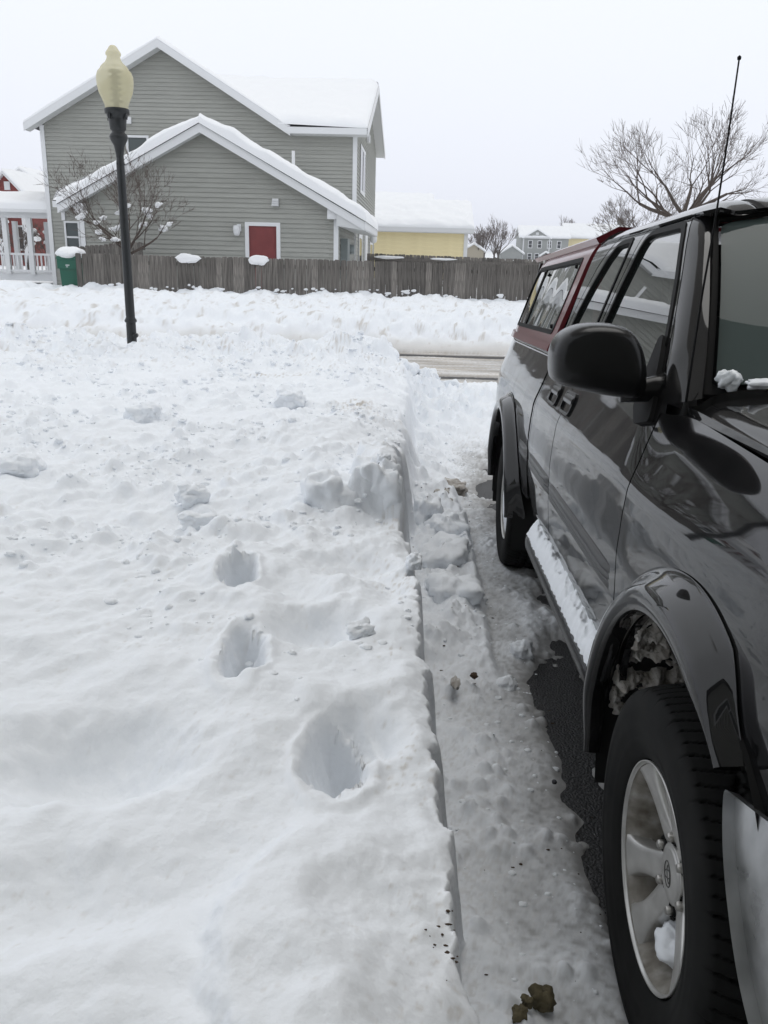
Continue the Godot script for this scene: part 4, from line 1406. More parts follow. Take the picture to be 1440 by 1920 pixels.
func build_trees() -> void:
	# young tree in front of the garage, clotted with snow
	var a := bare_tree("garage_tree", "small bare tree holding clumps of snow before the garage wall", Vector3(-8.02, 0.55, -23.6), 1.15, 0.06, 8, 1.02, 4, 0.72, 1.1, 15, "bark", "twig", "", 0.0045)
	var rng := RandomNumberGenerator.new()
	rng.seed = 3
	var k := 0
	var placed := 0
	while placed < 20 and k < 400:
		k += 1
		var q: Vector3 = a.spots[rng.randi() % a.spots.size()]
		if q.y > 2.3 or q.y < 0.7 or absf(q.x) > 1.3:
			continue
		var sz := rng.randf_range(0.05, 0.13)
		var o := obj("snow_clump", lump_mesh(Vector3(sz, sz * rng.randf_range(0.45, 0.7), sz * 0.7), 40 + placed, 0.9, 9), M.snow_roof, a.node)
		o.position = q + Vector3(0, 0.02, 0)
		o.rotation.z = rng.randf_range(-0.5, 0.5)
		placed += 1
	# taller trees behind the truck
	var b := bare_tree("street_tree", "large bare spreading tree rising behind the truck roof", Vector3(7.35, 0.3, -25.0), 2.7, 0.11, 8, 1.50, 4, 0.66, 1.15, 71, "bark", "twig", "bare trees behind the truck", 0.0042)
	bare_tree("street_tree", "middle bare tree between the big tree and the truck cap", Vector3(7.0, 0.3, -27.0), 1.9, 0.07, 5, 1.0, 4, 0.66, 1.0, 29, "bark", "twig", "bare trees behind the truck", 0.0042)
	bare_tree("street_tree", "smallest bare tree at the left, low over the maroon cap", Vector3(6.45, 0.3, -28.5), 1.7, 0.05, 4, 0.75, 4, 0.66, 0.9, 33, "bark", "twig", "bare trees behind the truck", 0.0042)
	# tree line far off
	for i in 5:
		var p: Array = [[12.6, -150.0, 6.0, 3], [10.8, -152.0, 4.6, 4], [9.7, -148.0, 4.2, 5], [13.8, -156.0, 5.2, 6], [11.6, -160.0, 5.0, 8]][i]
		var lab: String = ["tallest of the bare trees far off right of the yellow house", "second bare tree from the left in the far group", "leftmost far bare tree close to the yellow house", "rightmost of the far bare trees by the distant garage", "hindmost far bare tree in the middle of the group"][i]
		bare_tree("far_tree", lab, Vector3(p[0], 2.0, p[1]), 1.0, 0.16, 7, p[2] * 0.42, 3, 0.42, 0.55, p[3], "bark", "twig", "bare trees far away", 0.02)
	bare_tree("far_tree", "faint bare tree top above the distant cream house", Vector3(35.0, 2.4, -215.0), 3.6, 0.2, 6, 2.9, 3, 0.45, 0.6, 19, "bark", "twig", "bare trees far away", 0.025)
	# shrubs seen through the porch
	for i in 3:
		var p2: Array = [[-21.2, -46.0, 91], [-20.3, -47.0, 92], [-24.0, -48.0, 93]][i]
		var lab2: String = ["snowy bare shrub seen between the porch posts on the right", "snowy bare shrub behind the middle of the porch railing", "snowy bare shrub at the left end behind the porch"][i]
		var sh := bare_tree("snowy_shrub", lab2, Vector3(p2[0], 0.4, p2[1]), 0.5, 0.06, 8, 1.0, 3, 0.6, 0.8, p2[2], "bark", "twig", "shrubs behind the porch", 0.012)
		for j in 7:
			var q2: Vector3 = sh.spots[(j * 5 + 2) % sh.spots.size()]
			var o2 := obj("snow_clump", lump_mesh(Vector3(0.2, 0.12, 0.15), 60 + j, 0.6, 7), M.snow_roof, sh.node)
			o2.position = q2

# ------------------------------------------------------------------ lamp and bin
func build_lamp() -> void:
	var l := thing("street_lamp", "black lamp post with cream acorn globe standing in the snowbank", "street lamp", Vector3(-3.595, 0.30, -10.5))
	l.rotation.z = 0.004
	var st := st_new()
	# base: fluted foot, then the tapered shaft
	lathe(st, PackedVector2Array([Vector2(0.0, -0.5), Vector2(0.060, -0.5), Vector2(0.060, 0.42), Vector2(0.058, 0.45)]), 20)
	obj("base", fin(st), M.lamp_black, l)
	st = st_new()
	lathe(st, PackedVector2Array([Vector2(0.058, 0.45), Vector2(0.073, 0.46), Vector2(0.075, 0.48), Vector2(0.058, 0.51), Vector2(0.053, 0.53)]), 20)
	obj("base_collar", fin(st), M.lamp_black, l)
	st = st_new()
	lathe(st, PackedVector2Array([Vector2(0.056, 0.53), Vector2(0.053, 1.2), Vector2(0.048, 2.30), Vector2(0.042, 2.36)]), 24)
	obj("shaft", fin(st), M.lamp_black, l)
	st = st_new()
	for i in 3:
		var a := TAU * i / 3.0
		box(st, Vector3(cos(a) * 0.045 - 0.008, 2.28, sin(a) * 0.045 - 0.008), Vector3(cos(a) * 0.045 + 0.008, 2.30, sin(a) * 0.045 + 0.008))
	obj("set_screw", fin(st), M.lamp_black, l)
	st = st_new()
	lathe(st, PackedVector2Array([Vector2(0.042, 2.36), Vector2(0.046, 2.40), Vector2(0.062, 2.49), Vector2(0.098, 2.555), Vector2(0.107, 2.585), Vector2(0.098, 2.615), Vector2(0.076, 2.635), Vector2(0.074, 2.65), Vector2(0.092, 2.67), Vector2(0.098, 2.73), Vector2(0.100, 2.75), Vector2(0.106, 2.79)]), 24)
	obj("capital", fin(st), M.lamp_black, l)
	st = st_new()
	lathe(st, PackedVector2Array([Vector2(0.106, 2.785), Vector2(0.118, 2.80), Vector2(0.122, 2.825), Vector2(0.140, 2.835), Vector2(0.143, 2.875), Vector2(0.143, 2.885), Vector2(0.128, 2.893), Vector2(0.0, 2.893)]), 24)
	obj("fitter", fin(st), M.lamp_black, l)
	st = st_new()
	for i in 4:
		var a := TAU * i / 4.0 + 0.4
		box(st, Vector3(cos(a) * 0.132 - 0.012, 2.77, sin(a) * 0.132 - 0.012), Vector3(cos(a) * 0.132 + 0.012, 2.835, sin(a) * 0.132 + 0.012))
	obj("fitter_lug", fin(st), M.lamp_black, l)
	# acorn globe
	st = st_new()
	var prof := PackedVector2Array([Vector2(0.130, 2.892), Vector2(0.1320, 2.925), Vector2(0.1566, 2.985), Vector2(0.1894, 3.06), Vector2(0.2037, 3.13), Vector2(0.2075, 3.19), Vector2(0.2042, 3.235), Vector2(0.1904, 3.275), Vector2(0.1663, 3.300), Vector2(0.1590, 3.306), Vector2(0.1534, 3.325), Vector2(0.1294, 3.350), Vector2(0.0998, 3.375), Vector2(0.0851, 3.400), Vector2(0.0758, 3.425), Vector2(0.0739, 3.440), Vector2(0.0851, 3.452), Vector2(0.0868, 3.472), Vector2(0.0758, 3.490), Vector2(0.0610, 3.510), Vector2(0.0462, 3.535), Vector2(0.0277, 3.552), Vector2(0.0000, 3.558)])
	lathe(st, prof, 40)
	var g := obj("globe", fin(st), M.lamp_globe, l)
	# louvred reflector stack inside
	st = st_new()
	for i in 6:
		var y := 2.96 + i * 0.062
		lathe(st, PackedVector2Array([Vector2(0.02, y), Vector2(0.070, y + 0.006), Vector2(0.076, y + 0.018), Vector2(0.05, y + 0.032), Vector2(0.02, y + 0.04)]), 20)
	tube(st, PackedVector3Array([Vector3(0, 2.89, 0), Vector3(0, 3.30, 0)]), PackedFloat32Array([0.03, 0.03]), 10)
	obj("louvre", fin(st), M.lamp_inner, l)
	st = st_new()
	tube(st, PackedVector3Array([Vector3(0.07, 0.30, 0.03), Vector3(0.075, 0.30, 0.10)]), PackedFloat32Array([0.03, 0.03]), 8)
	obj("access_bolt", fin(st), M.lamp_black, l)

func build_bin() -> void:
	var b := thing("trash_bin", "green wheeled trash bin under a cap of snow at the fence end", "trash bin", Vector3(-8.98, 0.55, -21.95))
	var st := st_new()
	var w0 := 0.19
	var w1 := 0.235
	st.set_smooth_group(-1)
	hexa(st, [Vector3(-w0, 0, w0), Vector3(w0, 0, w0), Vector3(w0, 0, -w0), Vector3(-w0, 0, -w0), Vector3(-w1, 0.86, w1), Vector3(w1, 0.86, w1), Vector3(w1, 0.86, -w1), Vector3(-w1, 0.86, -w1)])
	obj("body", fin(st), M.bin_green, b)
	st = st_new()
	box(st, Vector3(-0.26, 0.62, -0.25), Vector3(0.26, 0.86, 0.262))
	obj("rim_band", fin(st), M.bin_green, b)
	st = st_new()
	hexa(st, [Vector3(-0.275, 0.862, 0.29), Vector3(0.275, 0.862, 0.29), Vector3(0.275, 0.862, -0.28), Vector3(-0.275, 0.862, -0.28), Vector3(-0.25, 0.93, 0.26), Vector3(0.25, 0.93, 0.26), Vector3(0.25, 0.93, -0.26), Vector3(-0.25, 0.93, -0.26)])
	obj("lid", fin(st), M.bin_green, b)
	st = st_new()
	box(st, Vector3(-0.04, 0.70, 0.263), Vector3(0.06, 0.72, 0.266))
	box(st, Vector3(-0.03, 0.66, 0.263), Vector3(0.02, 0.675, 0.266))
	obj("printed_mark", fin(st), M.fixture_white, b)
	for s in [-1.0, 1.0]:
		st = st_new()
		tube(st, PackedVector3Array([Vector3(0.2 * s, 0.1, -0.24), Vector3(0.26 * s, 0.1, -0.24)]), PackedFloat32Array([0.1, 0.1]), 14)
		obj("wheel", fin(st), M.rubber_seal, b)
	var sn := lump_mesh(Vector3(0.36, 0.17, 0.34), 88, 0.18, 14)
	solo("bin_snow", sn, M.snow_roof, "rounded heap of snow on top of the green bin", "snow", Vector3(-8.96, 1.55, -21.93))

# ------------------------------------------------------------------ pickup truck
# local frame: x inboard from the left tyre wall, y up from the ground, -z = u, metres behind the front axle
const TW := 1.89
var prof_door := PackedFloat32Array()
var prof_fender := PackedFloat32Array()

func smooth_profile(hs: Array, ws: Array, passes: int) -> PackedFloat32Array:
	var a := PackedFloat32Array()
	for i in 900:
		a.append(lut(0.2 + i * 0.002, hs, ws))
	for p in passes:
		var b := a.duplicate()
		for i in 900:
			var s := 0.0
			for k in range(-6, 7):
				s += a[clampi(i + k, 0, 899)]
			b[i] = s / 13.0
		a = b
	return a

func prof_at(a: PackedFloat32Array, h: float) -> float:
	var f := clampf((h - 0.2) / 0.002, 0.0, 898.0)
	var i := int(f)
	return lerpf(a[i], a[i + 1], f - i)

func side_w(u: float, h: float) -> float:
	var w := prof_at(prof_door, h)
	if u < 0.75:
		w = lerpf(prof_at(prof_fender, h), w, smoothstep(0.45, 0.75, u))
	if u < -0.2:
		w += 0.32 * pow(-u - 0.2, 2.0) * (0.5 + 0.5 * smoothstep(0.7, 1.1, h))
	if u > 3.9:
		w += 0.14 * pow(u - 3.9, 2.0)
	# soft crease along the flanks
	w -= 0.006 * exp(-pow((h - 1.06) / 0.035, 2.0)) * smoothstep(-0.2, 0.5, u)
	return w

func side_pt(p: Vector2, off := 0.0) -> Vector3:
	return Vector3(side_w(p.x, p.y) + off, p.y, -p.x)

# patch of a surface: outline with holes in parameter space, edges turned in by depth
func panel(poly: PackedVector2Array, holes: Array, surf: Callable, cell: Vector2, depth: float, sgn: float) -> ArrayMesh:
	var st := SurfaceTool.new()
	st.begin(Mesh.PRIMITIVE_TRIANGLES)
	var lo := poly[0]
	var hi := poly[0]
	for p in poly:
		lo = lo.min(p)
		hi = hi.max(p)
	var nu := maxi(1, ceili((hi.x - lo.x) / cell.x))
	var nv := maxi(1, ceili((hi.y - lo.y) / cell.y))
	var du := (hi.x - lo.x) / nu
	var dv := (hi.y - lo.y) / nv
	var e := 0.0015
	var nrm := func(q: Vector2) -> Vector3:
		var a: Vector3 = surf.call(q + Vector2(e, 0)) - surf.call(q - Vector2(e, 0))
		var b: Vector3 = surf.call(q + Vector2(0, e)) - surf.call(q - Vector2(0, e))
		return a.cross(b).normalized() * sgn
	for i in nu:
		for j in nv:
			var x0 := lo.x + i * du
			var y0 := lo.y + j * dv
			var cellp := PackedVector2Array([Vector2(x0, y0), Vector2(x0 + du, y0), Vector2(x0 + du, y0 + dv), Vector2(x0, y0 + dv)])
			var pieces: Array = Geometry2D.intersect_polygons(cellp, poly)
			for h in holes:
				var rest := []
				for q in pieces:
					rest.append_array(Geometry2D.clip_polygons(q, h))
				pieces = rest
			for q in pieces:
				var idx: PackedInt32Array = Geometry2D.triangulate_polygon(q)
				var pp := []
				var nn := []
				for w in q:
					pp.append(surf.call(w))
					nn.append(nrm.call(w))
				for t in range(0, idx.size(), 3):
					var a := idx[t]
					var b := idx[t + 1]
					var c := idx[t + 2]
					var ccw: bool = (q[b] - q[a]).cross(q[c] - q[a]) > 0.0
					if sgn < 0.0:
						ccw = not ccw
					var ord := [a, c, b] if ccw else [a, b, c]
					for m in ord:
						st.set_normal(nn[m])
						st.add_vertex(pp[m])
	if depth > 0.0:
		var rings := [poly]
		rings.append_array(holes)
		for r in rings.size():
			var ring: PackedVector2Array = rings[r]
			if Geometry2D.is_polygon_clockwise(ring):
				ring = ring.duplicate()
				ring.reverse()
			for i in ring.size():
				var a := ring[i]
				var b := ring[(i + 1) % ring.size()]
				var m := maxi(1, ceili(a.distance_to(b) / maxf(cell.x, cell.y)))
				for k in m:
					var q0 := a.lerp(b, k / float(m))
					var q1 := a.lerp(b, (k + 1.0) / m)
					var p0: Vector3 = surf.call(q0)
					var p1: Vector3 = surf.call(q1)
					var n0: Vector3 = nrm.call(q0)
					var n1: Vector3 = nrm.call(q1)
					var r0 := p0 - n0 * depth
					var r1 := p1 - n1 * depth
					var fn := (p1 - p0).cross(n0).normalized()
					if r > 0:
						fn = -fn
					if sgn < 0.0:
						fn = -fn
					var o := [p0, r0, p1, p1, r0, r1]
					var want: bool = (o[1] - o[0]).cross(o[2] - o[0]).dot(fn) < 0.0
					if not want:
						o = [p0, p1, r0, p1, r1, r0]
					for m2 in o:
						st.set_normal(fn)
						st.add_vertex(m2)
	return st.commit()

func poly2(a: Array) -> PackedVector2Array:
	var p := PackedVector2Array()
	for i in range(0, a.size(), 2):
		p.append(Vector2(a[i], a[i + 1]))
	return p

func round_poly(p: PackedVector2Array, r: float, n := 5) -> PackedVector2Array:
	var o := PackedVector2Array()
	for i in p.size():
		var a := p[(i + p.size() - 1) % p.size()]
		var b := p[i]
		var c := p[(i + 1) % p.size()]
		var ra := minf(r, a.distance_to(b) * 0.45)
		var rc := minf(r, c.distance_to(b) * 0.45)
		var s := b + (a - b).normalized() * ra
		var t := b + (c - b).normalized() * rc
		for k in n + 1:
			var f := k / float(n)
			o.append(s.lerp(b, f).lerp(b.lerp(t, f), f))
	return o

func arc(cu: float, ch: float, r: float, a0: float, a1: float, n: int) -> Array:
	var o := []
	for i in n + 1:
		var a := deg_to_rad(lerpf(a0, a1, i / float(n)))
		o.append(cu + cos(a) * r)
		o.append(ch + sin(a) * r)
	return o

func hood_top(u: float, w: float) -> float:
	var k := minf(w, TW - w)
	var y := 1.2375 + 0.036 * u
	if u < -0.15:
		y -= 0.20 * pow(-u - 0.15, 1.8)
	y += 0.026 * smoothstep(0.165, 0.222, k)
	y += 0.045 * (1.0 - pow(1.0 - clampf((k - 0.15) / 0.795, 0.0, 1.0), 2.0))
	y += 0.012 * smoothstep(0.30, 0.55, u) * smoothstep(0.16, 0.3, k)
	return y

func screen_pt(p: Vector2) -> Vector3:
	# p.x across 0..1 left to right, p.y up 0..1
	var s := 2.0 * p.x - 1.0
	var bow := 1.0 - s * s
	var w := lerpf(lerpf(0.20, 0.325, p.y), TW - lerpf(0.20, 0.325, p.y), p.x)
	var u := lerpf(0.60, 1.07, p.y) - bow * lerpf(0.15, 0.10, p.y)
	var h := lerpf(1.305, 1.752, p.y) + bow * lerpf(0.015, 0.045, p.y)
	var nrm := Vector2(-0.447, 0.47).normalized()
	var bulge := 0.02 * sin(PI * p.y)
	return Vector3(w, h + bulge * 0.7, -(u - bulge * 0.7))

func wheel_dir(a: float) -> Vector3:
	return Vector3(0, sin(a), cos(a))

func lathe_x(st: SurfaceTool, prof: PackedVector2Array, segs: int, smooth := true) -> void:
	# prof: (x, r), outward faces when x falls as the list runs (outer side first seen from -x)
	st.set_smooth_group(1 if smooth else -1)
	for i in prof.size() - 1:
		for k in segs:
			var a0 := TAU * k / segs
			var a1 := TAU * (k + 1) / segs
			var d0 := wheel_dir(a0)
			var d1 := wheel_dir(a1)
			var p0 := Vector3(prof[i].x, 0, 0) + d0 * prof[i].y
			var p1 := Vector3(prof[i].x, 0, 0) + d1 * prof[i].y
			var q0 := Vector3(prof[i + 1].x, 0, 0) + d0 * prof[i + 1].y
			var q1 := Vector3(prof[i + 1].x, 0, 0) + d1 * prof[i + 1].y
			if prof[i].y > 1e-6:
				tri(st, p0, p1, q1)
			if prof[i + 1].y > 1e-6:
				tri(st, p0, q1, q0)
	st.set_smooth_group(-1)

func tyre_mesh() -> ArrayMesh:
	var ctrl := [[0.030, 0.222], [0.010, 0.2245], [0.000, 0.2280], [-0.007, 0.238], [-0.014, 0.258], [-0.0165, 0.268], [-0.0155, 0.272], [-0.0195, 0.285], [-0.0215, 0.300], [-0.0205, 0.320], [-0.0222, 0.3225], [-0.0205, 0.336], [-0.0185, 0.347], [-0.0150, 0.357], [-0.0105, 0.3645], [-0.0045, 0.3705]]
	var prof := []
	for c in ctrl:
		prof.append([c[0], c[1], 0.0])
	var w := 0.002
	while w <= 0.2581:
		var x := (w - 0.13) / 0.13
		prof.append([w, 0.3875 - 0.012 * x * x - 0.004 * pow(absf(x), 6.0), 1.0])
		w += 0.0052
	for i in range(ctrl.size() - 1, -1, -1):
		prof.append([0.26 - ctrl[i][0], ctrl[i][1], 0.0])
	var n := 936
	var v := PackedVector3Array()
	for pi in prof.size():
		var p: Array = prof[pi]
		for k in n + 1:
			var a := TAU * (k % n) / n
			var r: float = p[1]
			var x: float = p[0]
			var cut := 0.0
			var inner: float = minf(x, 0.26 - x)
			if p[2] > 0.5:
				for g in [0.066, 0.108, 0.152, 0.194]:
					var zig := 0.004 * sin(a * 54.0 + g * 90.0)
					if absf(x - g - zig) < 0.0048:
						cut = 0.009
				# curved cuts across the shoulder and the ribs
				var ph := fposmod(a * 78.0 / TAU + inner * 10.0 - inner * inner * 60.0, 1.0)
				if inner < 0.062 and ph < 0.11:
					cut = maxf(cut, 0.0065)
				var ph2 := fposmod(a * 26.0 / TAU + inner * 3.0, 1.0)
				if inner < 0.066 and ph2 < 0.05:
					cut = maxf(cut, 0.0085)
				var ph3 := fposmod(a * 78.0 / TAU + x * 16.0, 1.0)
				if inner >= 0.066 and ph3 < 0.11:
					cut = maxf(cut, 0.005)
			elif r > 0.350:
				var ph4 := fposmod(a * 26.0 / TAU + inner * 3.0, 1.0)
				if ph4 < 0.05:
					cut = 0.0045 * smoothstep(0.350, 0.368, r)
			elif r > 0.322 and r < 0.334:
				if fposmod(a * 160.0 / TAU, 1.0) < 0.5:
					cut = -0.0008
			r -= cut
			v.append(Vector3(x, 0, 0) + wheel_dir(a) * r)
	return grid_mesh(prof.size(), n + 1, v)

func wheel_parts(parent: Node3D, tyre: ArrayMesh, dirty := false) -> void:
	obj("tyre", tyre, M.tyre, parent)
	# rim lip and barrel
	var st := st_new()
	lathe_x(st, PackedVector2Array([Vector2(0.020, 0.214), Vector2(0.004, 0.2235), Vector2(-0.002, 0.2235), Vector2(-0.003, 0.2215), Vector2(-0.001, 0.2198), Vector2(0.004, 0.2190), Vector2(0.005, 0.2165)]), 96)
	var rim := obj("rim", fin(st), M.alloy, parent)
	st = st_new()
	lathe_x(st, PackedVector2Array([Vector2(0.005, 0.2165), Vector2(0.009, 0.2155), Vector2(0.013, 0.2120), Vector2(0.022, 0.2060), Vector2(0.045, 0.197), Vector2(0.10, 0.186), Vector2(0.16, 0.183), Vector2(0.235, 0.200)]), 72)
	obj("barrel", fin(st), M.alloy_dirty, rim)
	# six spokes in three pairs
	for ad in [90.0, 130.0, 207.0, 247.0, 328.0, 8.0]:
		var a := deg_to_rad(ad)
		var rd := wheel_dir(a)
		var td := wheel_dir(a + PI * 0.5)
		st = st_new()
		st.set_smooth_group(1)
		var rings := []
		var nr := 14
		for i in nr:
			var f := i / float(nr - 1)
			var r := lerpf(0.060, 0.214, f)
			var hw := lerpf(0.030, 0.029, f) + 0.024 * pow(f, 5.0) + 0.006 * pow(1.0 - f, 4.0)
			var face := lerpf(0.050, 0.0075, pow(f, 0.8)) + 0.004 * sin(PI * f)
			var back := face + lerpf(0.050, 0.042, f)
			var ring := []
			# section, starting at the front left edge, with rounded shoulders
			for s in [[-1.0, back], [-1.0, face + 0.016], [-0.97, face + 0.006], [-0.86, face + 0.0006], [-0.4, face - 0.0012], [0.4, face - 0.0012], [0.86, face + 0.0006], [0.97, face + 0.006], [1.0, face + 0.016], [1.0, back]]:
				ring.append(Vector3(s[1], 0, 0) + rd * r + td * hw * s[0])
			rings.append(ring)
		for i in nr - 1:
			for j in 9:
				quad(st, rings[i][j], rings[i][j + 1], rings[i + 1][j + 1], rings[i + 1][j])
		var sp := obj("spoke", fin(st), M.alloy, rim)
	# hub
	st = st_new()
	lathe_x(st, PackedVector2Array([Vector2(0.105, 0.100), Vector2(0.062, 0.100), Vector2(0.052, 0.094), Vector2(0.049, 0.086), Vector2(0.048, 0.060), Vector2(0.047, 0.0)]), 48)
	obj("hub", fin(st), M.alloy, rim)
	st = st_new()
	lathe_x(st, PackedVector2Array([Vector2(0.050, 0.0605), Vector2(0.0435, 0.0605), Vector2(0.0415, 0.059), Vector2(0.0425, 0.0565), Vector2(0.0395, 0.0545), Vector2(0.0375, 0.048), Vector2(0.0355, 0.030), Vector2(0.035, 0.0)]), 56)
	var cap := obj("hub_cap", fin(st), M.alloy, rim)
	# emblem: three crossed oval rings
	st = st_new()
	for e in [[0.0, 0.0, 0.0255, 0.0185], [0.0, 0.0, 0.0085, 0.0180], [0.0065, 0.0, 0.0180, 0.0080]]:
		var pts := PackedVector3Array()
		var rr := PackedFloat32Array()
		for k in 33:
			var b := TAU * k / 32.0
			pts.append(Vector3(0.0352, e[0] + sin(b) * e[3], e[1] + cos(b) * e[2]))
			rr.append(0.0014)
		tube(st, pts, rr, 6, false)
	var em := obj("emblem", fin(st), M.emblem, rim)
	em.rotation.x = deg_to_rad(62)
	for k in 6:
		var a2 := deg_to_rad(106.0 - 60.0 * k)
		st = st_new()
		var c := wheel_dir(a2) * 0.0745
		var rg := PackedVector3Array()
		var rw := PackedFloat32Array()
		for i in 17:
			var b := TAU * i / 16.0
			rg.append(Vector3(0.0480, c.y + sin(b) * 0.0155, c.z + cos(b) * 0.0155))
			rw.append(0.0042)
		tube(st, rg, rw, 6, false)
		obj("lug_seat", fin(st), M.rubber_seal, rim)
		st = st_new()
		tube(st, PackedVector3Array([Vector3(0.052, c.y, c.z), Vector3(0.036, c.y, c.z), Vector3(0.032, c.y, c.z)]), PackedFloat32Array([0.0105, 0.0105, 0.007]), 6, true)
		obj("lug_nut", fin(st), M.bolt_steel, rim)
	st = st_new()
	lathe_x(st, PackedVector2Array([Vector2(0.14, 0.165), Vector2(0.105, 0.165), Vector2(0.104, 0.07), Vector2(0.09, 0.0)]), 36)
	obj("brake_disc", fin(st), M.steel_dark, parent)

func flare_mesh(cu: float, a0: float, a1: float, sgn: float, taper0: float, taper1: float) -> ArrayMesh:
	var n := 64
	var rows := []
	for i in n + 1:
		var f := i / float(n)
		var a := deg_to_rad(lerpf(a0, a1, f))
		var end := minf(smoothstep(0.0, 0.16, f) + taper0, 1.0) * minf(smoothstep(0.0, 0.16, 1.0 - f) + taper1, 1.0)
		var wid := lerpf(lerpf(0.045, 0.012, f), 0.100, end)
		var ri := 0.530
		var row := []
		for s in [[0.06, 0.012], [0.02, 0.004], [0.0, -0.024], [0.035, -0.037], [0.10, -0.0435], [0.25, -0.047], [0.45, -0.044], [0.62, -0.034], [0.78, -0.018], [0.90, -0.004], [0.97, 0.004], [1.0, 0.014]]:
			var r: float = ri + wid * s[0]
			var u := cu + cos(a) * r
			var h := 0.385 + sin(a) * r
			var b := side_w(u, maxf(h, 0.45)) - 0.004
			var w: float = lerpf(s[1] * lerpf(0.65, 1.0, end), b, smoothstep(0.55, 1.0, s[0])) if s[0] > 0.55 else s[1] * (lerpf(0.65, 1.0, end) if s[1] < 0.0 else 1.0)
			row.append(Vector3(w if sgn > 0 else TW - w, h, -u))
		rows.append(row)
	var v := PackedVector3Array()
	for r in rows:
		for p in r:
			v.append(p)
	return grid_mesh(n + 1, rows[0].size(), v, PackedColorArray(), sgn > 0)

func build_truck() -> void:
	var t := thing("pickup_truck", "black pickup truck with maroon bed cap parked on the snowy driveway", "truck", TRUCK_AT)
	t.rotation.x = -SLOPE
	prof_door = smooth_profile([0.2, 0.35, 0.50, 0.60, 0.75, 0.90, 1.0, 1.10, 1.18, 1.25, 1.30, 1.70, 1.75, 1.78, 1.80, 2.0], [0.15, 0.10, 0.06, 0.035, 0.02, 0.015, 0.022, 0.045, 0.075, 0.10, 0.115, 0.25, 0.272, 0.295, 0.32, 0.6], 2)
	prof_fender = smooth_profile([0.2, 0.50, 0.60, 0.75, 0.90, 1.0, 1.10, 1.18, 1.22, 1.255, 1.29, 1.4], [0.10, 0.045, 0.030, 0.018, 0.012, 0.020, 0.050, 0.088, 0.117, 0.152, 0.20, 0.5], 2)
	var tyre := tyre_mesh()
	for s in [1.0, -1.0]:
		build_truck_side(t, s)
	# ---- wheels
	for wv in [[0.0, 0.0, false, "front_wheel"], [0.03, -3.258, false, "rear_wheel"], [TW, 0.0, true, "front_wheel"], [TW - 0.03, -3.258, true, "rear_wheel"]]:
		var w := Node3D.new()
		w.name = "wheel"
		t.add_child(w, true)
		w.position = Vector3(wv[0], 0.385, wv[1])
		if wv[2]:
			w.rotation.y = PI
		wheel_parts(w, tyre)
	# ---- bonnet
	var hs := func(p: Vector2) -> Vector3: return Vector3(p.y, hood_top(p.x, p.y), -p.x)
	var hp := poly2([0.565, 0.150, 0.510, 0.35, 0.440, 0.65, 0.415, 0.945, 0.440, 1.24, 0.510, 1.54, 0.565, 1.740, -0.62, 1.740, -0.76, 1.68, -0.84, 1.30, -0.86, 0.945, -0.84, 0.59, -0.76, 0.21, -0.62, 0.150])
	obj("hood", panel(hp, [], hs, Vector2(0.03, 0.02), 0.02, 1.0), M.paint_black, t)
	# cowl
	var cs := func(p: Vector2) -> Vector3: return Vector3(p.y, 1.262 + 0.03 * (1.0 - pow((p.y - 0.945) / 0.75, 2.0)) + 0.05 * (p.x - 0.5), -p.x)
	obj("cowl", panel(poly2([0.66, 0.20, 0.63, 0.5, 0.60, 0.945, 0.63, 1.39, 0.66, 1.69, 0.50, 1.69, 0.36, 1.54, 0.30, 0.945, 0.36, 0.35, 0.50, 0.20]), [], cs, Vector2(0.05, 0.05), 0.02, 1.0), M.plastic_matte, t)
	# ---- windscreen with its black border
	var ws := func(p: Vector2) -> Vector3: return screen_pt(p)
	obj("windshield", panel(round_poly(rect(0.012, 0.012, 0.988, 0.988), 0.05), [], ws, Vector2(0.04, 0.06), 0.0, -1.0), M.glass_front, t)
	var wb := func(p: Vector2) -> Vector3: return screen_pt(p) + Vector3(0, 0.004, 0.004)
	obj("windshield_seal", panel(rect(-0.005, -0.02, 1.005, 1.02), [round_poly(rect(0.006, 0.03, 0.994, 0.980), 0.02)], wb, Vector2(0.04, 0.06), 0.012, -1.0), M.rubber_seal, t)
	# wiper at the foot of the glass
	var st := st_new()
	tube(st, PackedVector3Array([screen_pt(Vector2(0.10, 0.03)) + Vector3(0, 0.012, 0.015), screen_pt(Vector2(0.3, 0.055)) + Vector3(0, 0.012, 0.015), screen_pt(Vector2(0.48, 0.05)) + Vector3(0, 0.012, 0.015)]), PackedFloat32Array([0.006, 0.008, 0.006]), 6)
	obj("wiper", fin(st), M.plastic_matte, t)
	# ---- roof
	var rs := func(p: Vector2) -> Vector3:
		# p.x = u, p.y = 0..1 across
		var s: float = 2.0 * p.y - 1.0
		var k := 1.0 - absf(s)
		var w := 0.287 + (0.945 - 0.287) * (k if k > 0.0 else 0.0)
		var q := clampf((w - 0.287) / 0.658, 0.0, 1.0)
		var h := 1.770 + 0.045 * (1.0 - pow(1.0 - clampf(q / 0.16, 0.0, 1.0), 2.2)) + 0.048 * (1.0 - pow(1.0 - q, 2.0))
		var fr: float = maxf(0.0, 1.30 - p.x)
		h -= 0.055 * pow(fr / 0.24, 2.2) * smoothstep(-0.02, 0.15, q)
		h -= 0.007 * exp(-pow((w - 0.448) / 0.012, 2.0))
		var rr: float = maxf(0.0, p.x - 2.28)
		h -= 0.4 * rr * rr
		var uu: float = p.x - 0.06 * (1.0 - s * s) * smoothstep(1.5, 1.05, p.x)
		return Vector3(w if s < 0.0 else TW - w, h, -uu)
	var rp := PackedVector2Array()
	obj("roof", panel(rect(1.05, 0.0, 2.42, 1.0), [], rs, Vector2(0.03, 0.006), 0.012, 1.0), M.paint_black, t)
